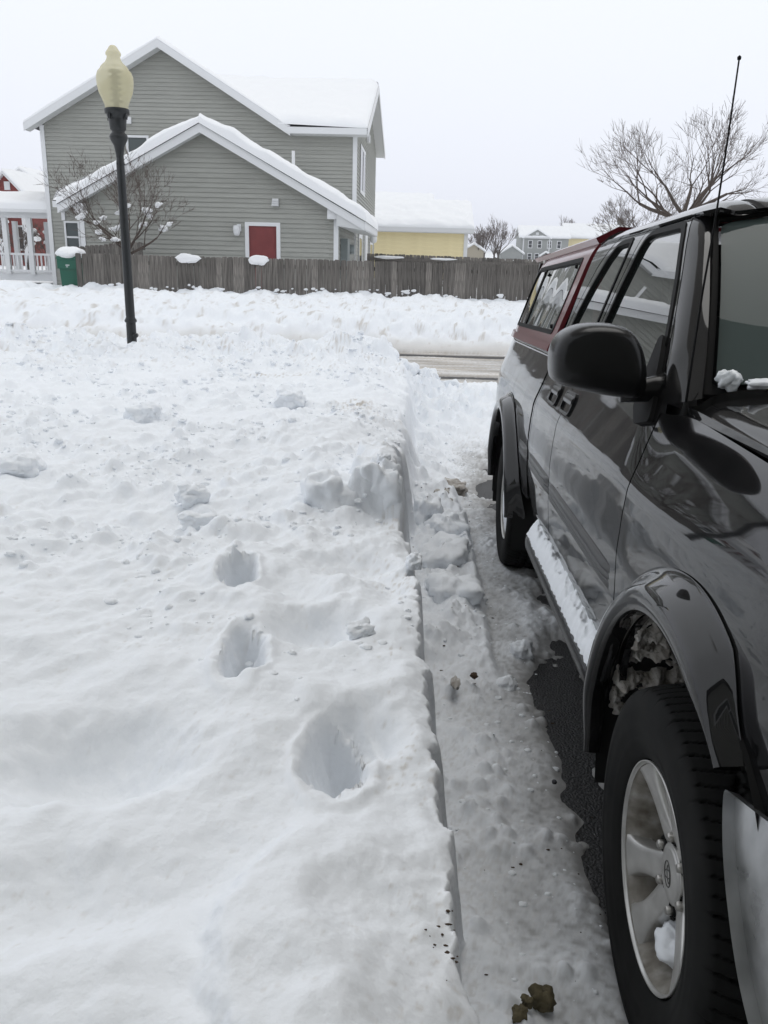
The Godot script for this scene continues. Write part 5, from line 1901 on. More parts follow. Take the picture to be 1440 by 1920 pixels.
	for sd in [0.123, 0.877]:
		var rm := func(p: Vector2) -> Vector3: return rs.call(p) + Vector3(0, 0.0015, 0)
		obj("roof_moulding", panel(rect(1.07, sd - 0.008, 2.40, sd + 0.008), [], rm, Vector2(0.03, 0.004), 0.0, 1.0), M.plastic_matte, t)
	# back of the cab
	obj("cab_back", box_mesh(Vector3(0.30, 0.7, -2.41), Vector3(TW - 0.30, 1.78, -2.39)), M.interior, t)
	# ---- cap over the bed
	var kt := func(p: Vector2) -> Vector3:
		var s: float = 2.0 * p.y - 1.0
		var k := 1.0 - absf(s)
		var w := 0.290 + 0.655 * k
		var q := clampf((w - 0.290) / 0.655, 0.0, 1.0)
		var h := 1.778 + 0.055 * (1.0 - pow(1.0 - clampf(q / 0.14, 0.0, 1.0), 2.2)) + 0.040 * (1.0 - pow(1.0 - q, 2.0))
		var bk: float = maxf(0.0, p.x - 4.1)
		h -= 0.20 * bk * bk * smoothstep(0.0, 0.2, q)
		var cf: float = maxf(0.0, 2.66 - p.x)
		h -= 1.1 * cf * cf * smoothstep(0.0, 0.2, q)
		return Vector3(w if s < 0.0 else TW - w, h, -p.x)
	obj("cap_roof", panel(rect(2.50, 0.0, 4.56, 1.0), [], kt, Vector2(0.06, 0.01), 0.03, 1.0), M.paint_maroon, t)
	obj("cap_front", box_mesh(Vector3(0.30, 1.28, -2.56), Vector3(TW - 0.30, 1.76, -2.54)), M.paint_maroon, t)
	st = st_new()
	hexa(st, [Vector3(0.22, 1.29, -4.58), Vector3(TW - 0.22, 1.29, -4.58), Vector3(TW - 0.22, 1.29, -4.61), Vector3(0.22, 1.29, -4.61), Vector3(0.30, 1.77, -4.46), Vector3(TW - 0.30, 1.77, -4.46), Vector3(TW - 0.30, 1.77, -4.49), Vector3(0.30, 1.77, -4.49)])
	obj("cap_hatch", fin(st), M.window_dark, t)
	# ---- tail
	obj("tailgate", box_mesh(Vector3(0.17, 0.62, -4.64), Vector3(TW - 0.17, 1.25, -4.60)), M.paint_black, t)
	obj("rear_bumper", box_mesh(Vector3(0.10, 0.46, -4.80), Vector3(TW - 0.10, 0.60, -4.665)), M.chrome_bumper, t)
	for x in [0.16, TW - 0.30]:
		obj("tail_lamp", box_mesh(Vector3(x, 0.80, -4.655), Vector3(x + 0.14, 1.22, -4.642)), M.door_red, t)
	# ---- nose
	obj("grille_panel", box_mesh(Vector3(0.30, 0.78, 0.72), Vector3(TW - 0.30, 1.08, 0.80)), M.plastic_matte, t)
	for i in 4:
		obj("grille_bar", box_mesh(Vector3(0.48, 0.82 + i * 0.065, 0.80), Vector3(TW - 0.48, 0.845 + i * 0.065, 0.83)), M.chrome_bumper, t)
	for x in [0.16, TW - 0.46]:
		obj("headlight", box_mesh(Vector3(x, 0.86, 0.66), Vector3(x + 0.30, 1.06, 0.79)), M.headlamp, t)
	# ---- underside, floor, interior
	obj("floor_pan", box_mesh(Vector3(0.10, 0.54, -2.38), Vector3(TW - 0.10, 0.58, -0.62)), M.liner, t)
	obj("bed_floor", box_mesh(Vector3(0.32, 0.74, -4.60), Vector3(TW - 0.32, 0.78, -2.42)), M.liner, t)
	obj("frame_rails", box_mesh(Vector3(0.45, 0.36, -4.5), Vector3(TW - 0.45, 0.52, 0.55)), M.liner, t)
	obj("engine_bay", box_mesh(Vector3(0.42, 0.52, -0.56), Vector3(TW - 0.42, 1.10, 0.68)), M.liner, t)
	obj("firewall", box_mesh(Vector3(0.12, 0.55, -0.64), Vector3(TW - 0.12, 1.20, -0.60)), M.liner, t)
	obj("dashboard", box_mesh(Vector3(0.16, 0.95, -1.0), Vector3(TW - 0.16, 1.26, -0.62)), M.interior, t)
	for x in [0.28, 1.06]:
		var seat := Node3D.new()
		seat.name = "seat"
		t.add_child(seat, true)
		obj("cushion", box_mesh(Vector3(x, 0.75, -1.75), Vector3(x + 0.54, 0.95, -1.22)), M.seat_cloth, seat)
		obj("backrest", box_mesh(Vector3(x + 0.02, 0.9, -1.90), Vector3(x + 0.52, 1.48, -1.74)), M.seat_cloth, seat)
		obj("headrest", box_mesh(Vector3(x + 0.14, 1.50, -1.88), Vector3(x + 0.40, 1.66, -1.78)), M.seat_cloth, seat)
	obj("rear_bench", box_mesh(Vector3(0.30, 0.8, -2.36), Vector3(TW - 0.30, 1.40, -2.20)), M.seat_cloth, t)
	var wp := PackedVector3Array()
	var wr := PackedFloat32Array()
	for k in 25:
		var b := TAU * k / 24.0
		wp.append(Vector3(1.36 + cos(b) * 0.18, 1.20 + sin(b) * 0.16, -1.12 - sin(b) * 0.07))
		wr.append(0.014)
	st = st_new()
	tube(st, wp, wr, 8, false)
	obj("steering_wheel", fin(st), M.interior, t)
	# ---- whip aerial on the left wing
	var an := Node3D.new()
	an.name = "antenna"
	t.add_child(an, true)
	st = st_new()
	tube(st, PackedVector3Array([Vector3(0.148, 1.272, -0.588), Vector3(0.150, 1.40, -0.582), Vector3(0.150, 1.55, -0.566), Vector3(0.150, 1.698, -0.538), Vector3(0.1505, 1.86, -0.522), Vector3(0.151, 2.030, -0.511)]), PackedFloat32Array([0.0034, 0.0030, 0.0027, 0.0024, 0.0021, 0.0018]), 8)
	obj("mast", fin(st), M.plastic_matte, an)
	st = st_new()
	lathe(st, PackedVector2Array([Vector2(0, -0.005), Vector2(0.004, -0.003), Vector2(0.0045, 0.002), Vector2(0, 0.006)]), 10, Vector3(0.151, 2.034, -0.511))
	obj("tip", fin(st), M.plastic_matte, an)
	st = st_new()
	lathe(st, PackedVector2Array([Vector2(0.016, 1.235), Vector2(0.014, 1.250), Vector2(0.008, 1.262), Vector2(0.0055, 1.285), Vector2(0.0, 1.286)]), 14, Vector3(0.148, 0, -0.588))
	obj("mount", fin(st), M.plastic_matte, an)

func build_truck_side(t: Node3D, sg: float) -> void:
	var left := sg > 0.0
	var fine := left
	var cell := Vector2(0.03, 0.022) if fine else Vector2(0.10, 0.06)
	var sgn := -1.0 if left else 1.0
	var mk := func(off: float) -> Callable:
		return func(p: Vector2) -> Vector3:
			var w := side_w(p.x, p.y) + off
			return Vector3(w if left else TW - w, p.y, -p.x)
	var skin: Callable = mk.call(0.0)
	# ---- front wing
	var fp := [0.572, 0.60, 0.570, 0.80, 0.577, 0.95, 0.592, 1.05, 0.612, 1.12, 0.632, 1.19, 0.652, 1.248, 0.56, 1.2560, 0.50, 1.2545, 0.30, 1.2475, 0.08, 1.2400, -0.15, 1.231, -0.30, 1.220, -0.45, 1.200, -0.62, 1.165, -0.76, 1.115, -0.78, 1.05, -0.70, 1.04, -0.66, 0.86, -0.66, 0.80, -0.45, 0.80, -0.36, 0.775]
	fp.append_array(arc(0.0, 0.385, 0.535, 128.0, 20.0, 30))
	obj("front_fender", panel(poly2(fp), [], skin, cell, 0.018, sgn), M.paint_black, t)
	# ---- doors with their window frames
	var fg := round_poly(poly2([0.845, 1.335, 1.665, 1.325, 1.640, 1.56, 1.590, 1.735, 1.545, 1.752, 1.19, 1.752, 1.13, 1.715, 0.99, 1.585, 0.885, 1.475, 0.82, 1.40]), 0.03)
	var fd := poly2([0.580, 0.575, 1.715, 0.575, 1.716, 0.80, 1.718, 1.00, 1.722, 1.30, 1.700, 1.56, 1.655, 1.762, 1.615, 1.782, 1.26, 1.782, 1.155, 1.772, 1.08, 1.712, 0.945, 1.580, 0.82, 1.445, 0.705, 1.305, 0.660, 1.25, 0.640, 1.19, 0.620, 1.12, 0.600, 1.05, 0.585, 0.95, 0.578, 0.80])
	var d1 := obj("front_door", panel(fd, [fg], skin, cell, 0.016, sgn), M.paint_black, t)
	var rg := round_poly(poly2([1.785, 1.335, 2.275, 1.345, 2.245, 1.47, 2.185, 1.58, 2.09, 1.685, 2.01, 1.742, 1.80, 1.748, 1.775, 1.70, 1.782, 1.60]), 0.025)
	var rd := poly2([1.724, 0.575, 2.16, 0.59, 2.30, 0.64, 2.336, 0.70, 2.330, 0.95, 2.345, 1.20, 2.355, 1.40, 2.32, 1.52, 2.23, 1.66, 2.11, 1.755, 2.04, 1.785, 1.665, 1.785, 1.663, 1.765, 1.710, 1.56, 1.731, 1.30, 1.727, 1.00, 1.725, 0.80])
	var d2 := obj("rear_door", panel(rd, [rg], skin, cell, 0.016, sgn), M.paint_black, t)
	# cab corner behind the doors
	obj("cab_corner", panel(poly2([2.346, 0.72, 2.360, 0.72, 2.370, 1.27, 2.40, 1.45, 2.43, 1.60, 2.43, 1.77, 2.10, 1.785, 2.06, 1.788, 2.12, 1.760, 2.24, 1.664, 2.328, 1.524, 2.362, 1.40, 2.352, 1.20, 2.338, 0.95]), [], skin, cell, 0.03, sgn), M.paint_black, t)
	for g in [[fg, "front_door_glass"], [rg, "rear_door_glass"]]:
		var outer: PackedVector2Array = Geometry2D.offset_polygon(g[0], 0.013)[0]
		var inner: PackedVector2Array = Geometry2D.offset_polygon(g[0], -0.007)[0]
		obj("window_seal", panel(outer, [inner], mk.call(-0.0035), cell, 0.016, sgn), M.rubber_seal, t)
		obj(g[1], panel(outer, [], mk.call(0.010), Vector2(0.04, 0.04), 0.0, sgn), M.glass_side, t)
	# roof rail strip joining doors and roof
	var rl := func(p: Vector2) -> Vector3:
		var w := lerpf(side_w(p.x, 1.772), 0.278, p.y)
		var h := lerpf(1.772, 1.768, p.y)
		return Vector3(w + 0.02 if left else TW - w - 0.02, h - 0.01, -p.x)
	# ---- A-pillar, rolled round from the door edge to the glass
	var pa := [Vector2(0.690, 1.262), Vector2(0.700, 1.308), Vector2(0.815, 1.448), Vector2(0.940, 1.583), Vector2(1.075, 1.716), Vector2(1.150, 1.775)]
	var v := PackedVector3Array()
	for i in 26:
		var f := i / 25.0
		var g := f * 5.0
		var k := mini(int(g), 4)
		var q: Vector2 = pa[k].lerp(pa[k + 1], g - k)
		var a := Vector3(side_w(q.x, q.y) + 0.0005, q.y, -(q.x + 0.002))
		var b := screen_pt(Vector2(-0.003, lerpf(-0.03, 1.02, f))) + Vector3(0, 0.006, 0.0)
		var c := Vector3(a.x + 0.012 + 0.35 * (b.x - a.x) * 0.0, lerpf(a.y, b.y, 0.6), lerpf(a.z, b.z, 0.95) + 0.012)
		for j in 13:
			var h := j / 12.0
			var p := a.lerp(c, h).lerp(c.lerp(b, h), h)
			v.append(p if left else Vector3(TW - p.x, p.y, p.z))
	obj("pillar", grid_mesh(26, 13, v, PackedColorArray(), not left), M.paint_black, t)
	# ---- bed side
	var bp := [2.402, 0.60, 2.60, 0.58]
	bp.append_array(arc(3.258, 0.385, 0.535, 158.0, 22.0, 30))
	bp.append_array([4.0, 0.58, 4.55, 0.60, 4.64, 0.66, 4.64, 1.272, 2.408, 1.262, 2.402, 1.0])
	obj("bed_side", panel(poly2(bp), [], skin, cell, 0.03, sgn), M.paint_black, t)
	# rolled top of the bed wall
	var br := PackedVector3Array()
	for i in 30:
		var u := lerpf(2.408, 4.64, i / 29.0)
		for j in 8:
			var a := PI * 0.5 * j / 7.0
			var w := side_w(u, 1.265) + 0.012 + (0.035 - 0.035 * cos(a)) * 1.0 - 0.012
			var h := 1.265 + 0.030 * sin(a)
			br.append(Vector3(w if left else TW - w, h, -u))
	obj("bed_rail", grid_mesh(30, 8, br, PackedColorArray(), left), M.paint_black, t)
	# ---- cap side with its sliding window
	var cw := round_poly(poly2([2.675, 1.375, 4.43, 1.375, 4.40, 1.50, 4.27, 1.64, 4.12, 1.715, 2.655, 1.715]), 0.03)
	var cp := poly2([2.545, 1.297, 4.60, 1.297, 4.57, 1.42, 4.50, 1.60, 4.46, 1.765, 4.30, 1.798, 2.50, 1.798, 2.515, 1.60])
	obj("cap_side", panel(cp, [cw], mk.call(-0.004), cell, 0.02, sgn), M.paint_maroon, t)
	obj("cap_lip", panel(poly2([2.53, 1.292, 4.61, 1.292, 4.61, 1.325, 2.53, 1.325]), [], mk.call(-0.020), cell, 0.02, sgn), M.paint_maroon, t)
	obj("cap_seal", panel(Geometry2D.offset_polygon(cw, 0.012)[0], [Geometry2D.offset_polygon(cw, -0.010)[0]], mk.call(-0.007), cell, 0.012, sgn), M.rubber_seal, t)
	# two panes: a wide forward one and a small rear one; the glass is a little wavy
	var wave := func(p: Vector2) -> Vector3:
		var w := side_w(p.x, p.y) + 0.004 + 0.0010 * sin(p.x * 17.0 + p.y * 6.0) * (1.0 if fine else 0.0)
		return Vector3(w if left else TW - w, p.y, -p.x)
	for q in [[2.55, 3.80, 0.0], [3.815, 4.50, 0.006]]:
		var part := Geometry2D.intersect_polygons(cw, rect(q[0], 1.2, q[1], 1.9))[0]
		obj("cap_pane", panel(part, [], wave, Vector2(0.03, 0.03), 0.004, sgn), M.glass_side, t)
	obj("cap_divider", panel(Geometry2D.intersect_polygons(cw, rect(3.78, 1.2, 3.835, 1.9))[0], [], mk.call(-0.002), cell, 0.01, sgn), M.rubber_seal, t)
	for q in [Vector2(2.72, 1.685), Vector2(2.74, 1.40), Vector2(3.72, 1.68)]:
		var stp := st_new()
		var pt := side_pt(q, -0.004)
		tube(stp, PackedVector3Array([Vector3(pt.x if left else TW - pt.x, pt.y, pt.z), Vector3(pt.x - 0.012 if left else TW - pt.x + 0.012, pt.y, pt.z)]), PackedFloat32Array([0.012, 0.009]), 10)
		obj("pane_stud", fin(stp), M.rubber_seal, t)
	# ---- flares
	obj("fender_flare", flare_mesh(0.0, -4.0, 126.0, sg, 0.0, 0.1), M.paint_black, t)
	obj("fender_flare", flare_mesh(3.258, 4.0, 176.0, sg, 0.25, 0.25), M.paint_black, t)
	# ---- wheel housings
	for cu in [0.0, 3.258]:
		var lv := PackedVector3Array()
		for i in 25:
			var a := deg_to_rad(lerpf(-14.0, 194.0, i / 24.0))
			for j in 2:
				var w := 0.008 if j == 0 else 0.44
				lv.append(Vector3(w if left else TW - w, 0.385 + sin(a) * 0.56, -(cu + cos(a) * 0.56)))
		obj("wheel_housing", grid_mesh(25, 2, lv), M.liner, t)
		var sth := st_new()
		var wx := 0.44 if left else TW - 0.44
		for i in 24:
			var a0 := deg_to_rad(lerpf(-14.0, 194.0, i / 24.0))
			var a1 := deg_to_rad(lerpf(-14.0, 194.0, (i + 1) / 24.0))
			tri(sth, Vector3(wx, 0.45, -cu), Vector3(wx, 0.385 + sin(a0) * 0.56, -(cu + cos(a0) * 0.56)), Vector3(wx, 0.385 + sin(a1) * 0.56, -(cu + cos(a1) * 0.56)))
		obj("housing_wall", fin(sth), M.liner, t)
	# mud flap behind the rear wheel
	obj("mud_flap", box_mesh(Vector3(0.0 if left else TW, 0.32, -3.80), Vector3(0.28 if left else TW - 0.28, 0.62, -3.79)), M.liner, t)
	# ---- side mouldings
	for q in [[0.640, 1.712, 0.770, 0.838], [1.726, 2.328, 0.778, 0.845], [2.412, 2.700, 0.780, 0.845]]:
		var ms := func(p: Vector2) -> Vector3:
			var f: float = (p.y - q[2]) / (q[3] - q[2])
			var en: float = smoothstep(q[0] - 0.001, q[0] + 0.02, p.x) * (1.0 - smoothstep(q[1] - 0.012, q[1] + 0.001, p.x))
			var w := side_w(p.x, p.y) - en * 0.013 * pow(maxf(0.0, sin(PI * clampf(f, 0.0, 1.0))), 0.4) + 0.005 * exp(-pow((f - 0.62) / 0.06, 2.0)) + 0.004 * exp(-pow((f - 0.36) / 0.05, 2.0))
			return Vector3(w if left else TW - w, p.y, -p.x)
		obj("side_moulding", panel(rect(q[0], q[2], q[1], q[3]), [], ms, Vector2(0.08, 0.004), 0.008, sgn), M.moulding, t)
	# ---- rocker and running board
	obj("rocker_panel", panel(poly2([0.56, 0.47, 2.36, 0.47, 2.36, 0.60, 2.16, 0.583, 1.72, 0.568, 0.56, 0.568]), [], mk.call(0.012), cell, 0.03, sgn), M.paint_black, t)
	var rb := PackedVector3Array()
	for i in 40:
		var u := lerpf(0.60, 2.14, i / 39.0)
		var endf := sqrt(clampf(minf(i, 39 - i) / 3.0, 0.0, 1.0))
		for j in 17:
			var a := TAU * j / 16.0
			var cx := cos(a)
			var cy := sin(a)
			var w := 0.045 + signf(cx) * pow(absf(cx), 0.5) * 0.060 * (0.55 + 0.45 * endf)
			var h := 0.488 + signf(cy) * pow(absf(cy), 0.6) * 0.030 * (0.4 + 0.6 * endf)
			rb.append(Vector3(w if left else TW - w, h, -u))
	obj("running_board", grid_mesh(40, 17, rb, PackedColorArray(), not left), M.plastic_black, t)
	# ---- door handles
	for q in [[1.585, 1.785, "front"], [1.895, 2.085, "rear"]]:
		var hn := Node3D.new()
		hn.name = "door_handle"
		t.add_child(hn, true)
		var oc := round_poly(poly2([q[0], 1.108, q[1] - 0.015, 1.108, q[1], 1.150, q[1] - 0.01, 1.192, q[0] + 0.005, 1.192]), 0.03)
		var ic: PackedVector2Array = Geometry2D.offset_polygon(oc, -0.010)[0]
		obj("bezel", panel(oc, [ic], mk.call(-0.008), Vector2(0.02, 0.01), 0.012, sgn), M.plastic_black, hn)
		obj("recess", panel(ic, [], mk.call(0.022), Vector2(0.04, 0.03), 0.0, sgn), M.liner, hn)
		var pd := func(p: Vector2) -> Vector3:
			var f: float = (p.y - 1.145) / 0.04
			var w := side_w(p.x, p.y) - 0.012 * sin(PI * clampf(f * 0.8 + 0.15, 0.0, 1.0))
			return Vector3(w if left else TW - w, p.y, -p.x)
		obj("paddle", panel(round_poly(poly2([q[0] + 0.018, 1.148, q[1] - 0.018, 1.148, q[1] - 0.022, 1.182, q[0] + 0.018, 1.182]), 0.012), [], pd, Vector2(0.02, 0.006), 0.012, sgn), M.plastic_black, hn)
	# ---- door mirror
	var mi := Node3D.new()
	mi.name = "door_mirror"
	t.add_child(mi, true)
	var ol := round_poly(poly2([-0.166, 1.332, -0.170, 1.388, -0.157, 1.430, -0.124, 1.455, -0.077, 1.468, -0.008, 1.467, 0.036, 1.449, 0.064, 1.408, 0.081, 1.354, 0.084, 1.290, 0.067, 1.274, -0.018, 1.280, -0.118, 1.299, -0.155, 1.312]), 0.03, 3)
	var cen := Vector2(-0.043, 1.375)
	var mv := PackedVector3Array()
	var nr := 18
	for i in nr:
		var f := i / float(nr - 1)
		var sc := 0.94 + 0.06 * sin(PI * 0.5 * minf(f / 0.25, 1.0)) if f < 0.25 else pow(maxf(0.0, 1.0 - pow((f - 0.25) / 0.75, 2.6)), 1.0 / 2.2)
		var u := 0.825 - 0.175 * sin(PI * 0.5 * f)
		if f < 0.25:
			u = 0.825 - 0.06 * f / 0.25
		else:
			u = 0.765 - 0.115 * sin(PI * 0.5 * (f - 0.25) / 0.75)
		for j in ol.size() + 1:
			var q := cen + (ol[j % ol.size()] - cen) * sc
			mv.append(Vector3(q.x if left else TW - q.x, q.y, -u))
	obj("mirror_shell", grid_mesh(nr, ol.size() + 1, mv, PackedColorArray(), not left), M.plastic_black, mi)
	# lower lip of the shell, split by a seam
	var st := st_new()
	prism(st, Geometry2D.offset_polygon(ol, -0.012)[0] if left else PackedVector2Array([Vector2(0, 1.3), Vector2(0.02, 1.3), Vector2(0.02, 1.4)]), Vector3(0 if left else TW - 0.02, 0, -0.822), Vector3(1, 0, 0), Vector3.UP, Vector3(0, 0, 0.004))
	obj("mirror_glass", fin(st), M.mirror_glass, mi)
	st = st_new()
	var arm := PackedVector3Array([Vector3(0.02, 1.292, -0.735), Vector3(0.07, 1.296, -0.735), Vector3(0.105, 1.300, -0.738), Vector3(0.135, 1.306, -0.745)])
	if not left:
		for i in arm.size():
			arm[i].x = TW - arm[i].x
	tube(st, arm, PackedFloat32Array([0.030, 0.030, 0.034, 0.040]), 16)
	obj("mirror_arm", fin(st), M.plastic_black, mi)
	obj("mirror_foot", panel(round_poly(poly2([0.668, 1.225, 0.76, 1.205, 0.835, 1.245, 0.86, 1.33, 0.875, 1.43, 0.845, 1.44, 0.79, 1.385, 0.715, 1.30]), 0.012), [], mk.call(-0.014), Vector2(0.02, 0.02), 0.02, sgn), M.plastic_matte, mi)
	# ---- front bumper, chromed, wrapped round the corner
	var bpth := func(s: float) -> Vector2:      # along the bumper: returns (u, w)
		if s < 0.36:
			return Vector2(-0.25 - s, -0.012 + 0.10 * s * s)
		if s < 0.36 + 0.40:
			var a := (s - 0.36) / 0.40 * PI * 0.5
			return Vector2(-0.61 - 0.255 * sin(a), 0.001 + 0.255 * (1.0 - cos(a)) + 0.02 * sin(a))
		return Vector2(-0.865 - 0.03 * minf(1.0, (s - 0.76) / 0.6), 0.276 + (s - 0.76))
	var bs := func(p: Vector2) -> Vector3:
		var q: Vector2 = bpth.call(p.x)
		var f: float = (p.y - 0.63) / 0.20
		var inn := 0.030 * f * f + 0.012 * f * f * f * f
		var q2: Vector2 = bpth.call(p.x + 0.01)
		var d: Vector2 = (q2 - q).normalized()
		var nn := Vector2(d.y, -d.x)         # towards the inside
		if nn.y < 0.0 and absf(d.x) > 0.5:
			nn = -nn
		var w := q.y + nn.y * inn
		var u := q.x + nn.x * inn
		return Vector3(w if left else TW - w, p.y, -u)
	var bpo := round_poly(poly2([0.062, 0.778, 0.20, 0.806, 0.40, 0.824, 0.80, 0.826, 1.43, 0.826, 1.43, 0.46, 0.60, 0.44, 0.40, 0.455, 0.30, 0.51, 0.235, 0.58, 0.178, 0.65, 0.115, 0.72]), 0.012, 3)
	obj("front_bumper", panel(bpo, [], bs, Vector2(0.015, 0.012), 0.02, sgn), M.chrome_bumper, t)
	var vs := func(p: Vector2) -> Vector3:
		var q: Vector2 = bpth.call(p.x)
		var w := q.y + 0.045
		return Vector3(w if left else TW - w, p.y, -(q.x + 0.03))
	obj("valance", panel(poly2([0.20, 0.52, 0.40, 0.47, 1.40, 0.47, 1.40, 0.30, 0.45, 0.30, 0.32, 0.36]), [], vs, Vector2(0.05, 0.05), 0.02, sgn), M.plastic_matte, t)
	if left:
		truck_snow(t)

func truck_snow(t: Node3D) -> void:
	var inv := t.transform
	# snow lying along the running board
	var v := PackedVector3Array()
	var nu := 150
	var nw := 16
	for i in nu:
		var u := lerpf(0.62, 2.10, i / float(nu - 1))
		var endf := sqrt(clampf(minf(u - 0.62, 2.10 - u) / 0.06, 0.0, 1.0))
		for j in nw:
			var f := j / float(nw - 1)
			var ed := 0.006 * nc.get_noise_2d(u * 1.2, 2.0)
			var w := lerpf(-0.002 + ed, 0.066, f)
			var h := 0.512 + endf * (0.045 * sqrt(clampf(f / 0.25, 0.0, 1.0)) + 0.05 * f) * (1.0 + 0.35 * nb.get_noise_2d(u * 2.2, f * 0.2) + 0.25 * nc.get_noise_2d(u * 1.0, f * 0.12))
			v.append(inv * Vector3(w, h, -u))
	var o := obj("running_board_snow", grid_mesh(nu, nw, v, PackedColorArray(), true), M.snow_plain)
	tag(o, "long ridge of snow lying on the truck's running board", "snow")
	# ice at the foot of the windscreen
	var k := 0
	for q in [[0.028, 0.05, 0.030, 0.026, "lump of clear ice at the windshield's left lower corner"], [0.085, 0.035, 0.055, 0.014, "flaky sheet of ice along the foot of the windshield"], [0.15, 0.025, 0.055, 0.012, "broken ice lying on the wiper cowl by the windshield"]]:
		var p := screen_pt(Vector2(q[0], q[1])) + Vector3(0, 0.010, 0.014)
		solo("ice_chunk", lump_mesh(Vector3(q[2], q[3], 0.022), 140 + k, 0.6, 16, 0.2), M.ice if k == 0 else M.snow_plain, q[4], "ice", inv * p, "ice on the windshield")
		k += 1
	# frozen slush packed in the front wheel arch
	var sv := PackedVector3Array()
	for i in 120:
		var a := deg_to_rad(lerpf(4.0, 58.0, i / 119.0))
		for j in 80:
			var f := j / 79.0
			var w := lerpf(0.012, 0.34, f)
			var n := 0.8 * nb.get_noise_2d(a * 2.0 + 3.0, w * 3.0) + 0.4 * nc.get_noise_2d(a * 0.9, w * 1.6)
			var env := smoothstep(0.0, 0.10, f) * smoothstep(0.0, 0.15, i / 119.0) * (1.0 - smoothstep(0.8, 1.0, i / 119.0))
			var r := 0.572 - env * maxf(-0.012, 0.026 + 0.060 * n)
			sv.append(inv * Vector3(w, 0.385 + sin(a) * r, -cos(a) * r))
	var ob := obj("arch_slush", grid_mesh(120, 80, sv), M.slush)
	tag(ob, "dirty frozen slush packed inside the front wheel arch", "slush")
	# snow caught in the wheels
	solo("rim_snow", lump_mesh(Vector3(0.04, 0.032, 0.055), 160, 0.35, 14), M.snow_plain, "snow caught in the bottom of the front wheel rim", "snow", inv * Vector3(0.06, 0.385 - 0.150, 0.03), "snow in the wheels")
	solo("rim_snow", lump_mesh(Vector3(0.022, 0.185, 0.185), 161, 0.12, 20), M.snow_plain, "flat plug of snow filling the rear wheel", "snow", inv * Vector3(0.045, 0.385, -3.258), "snow in the wheels")

# ------------------------------------------------------------------ loose snow and litter
func block(label: String, at: Vector3, r: Vector3, turn: float, sd: int, sharp := 0.75, tilt := 0.0, m := "snow_plain", group := "broken blocks of snow") -> void:
	var o := solo("snow_block", lump_mesh(r, sd, 0.42, 26, sharp * 0.75), M[m], label, "snow block", at, group)
	o.rotation = Vector3(tilt, turn, tilt * 0.4)

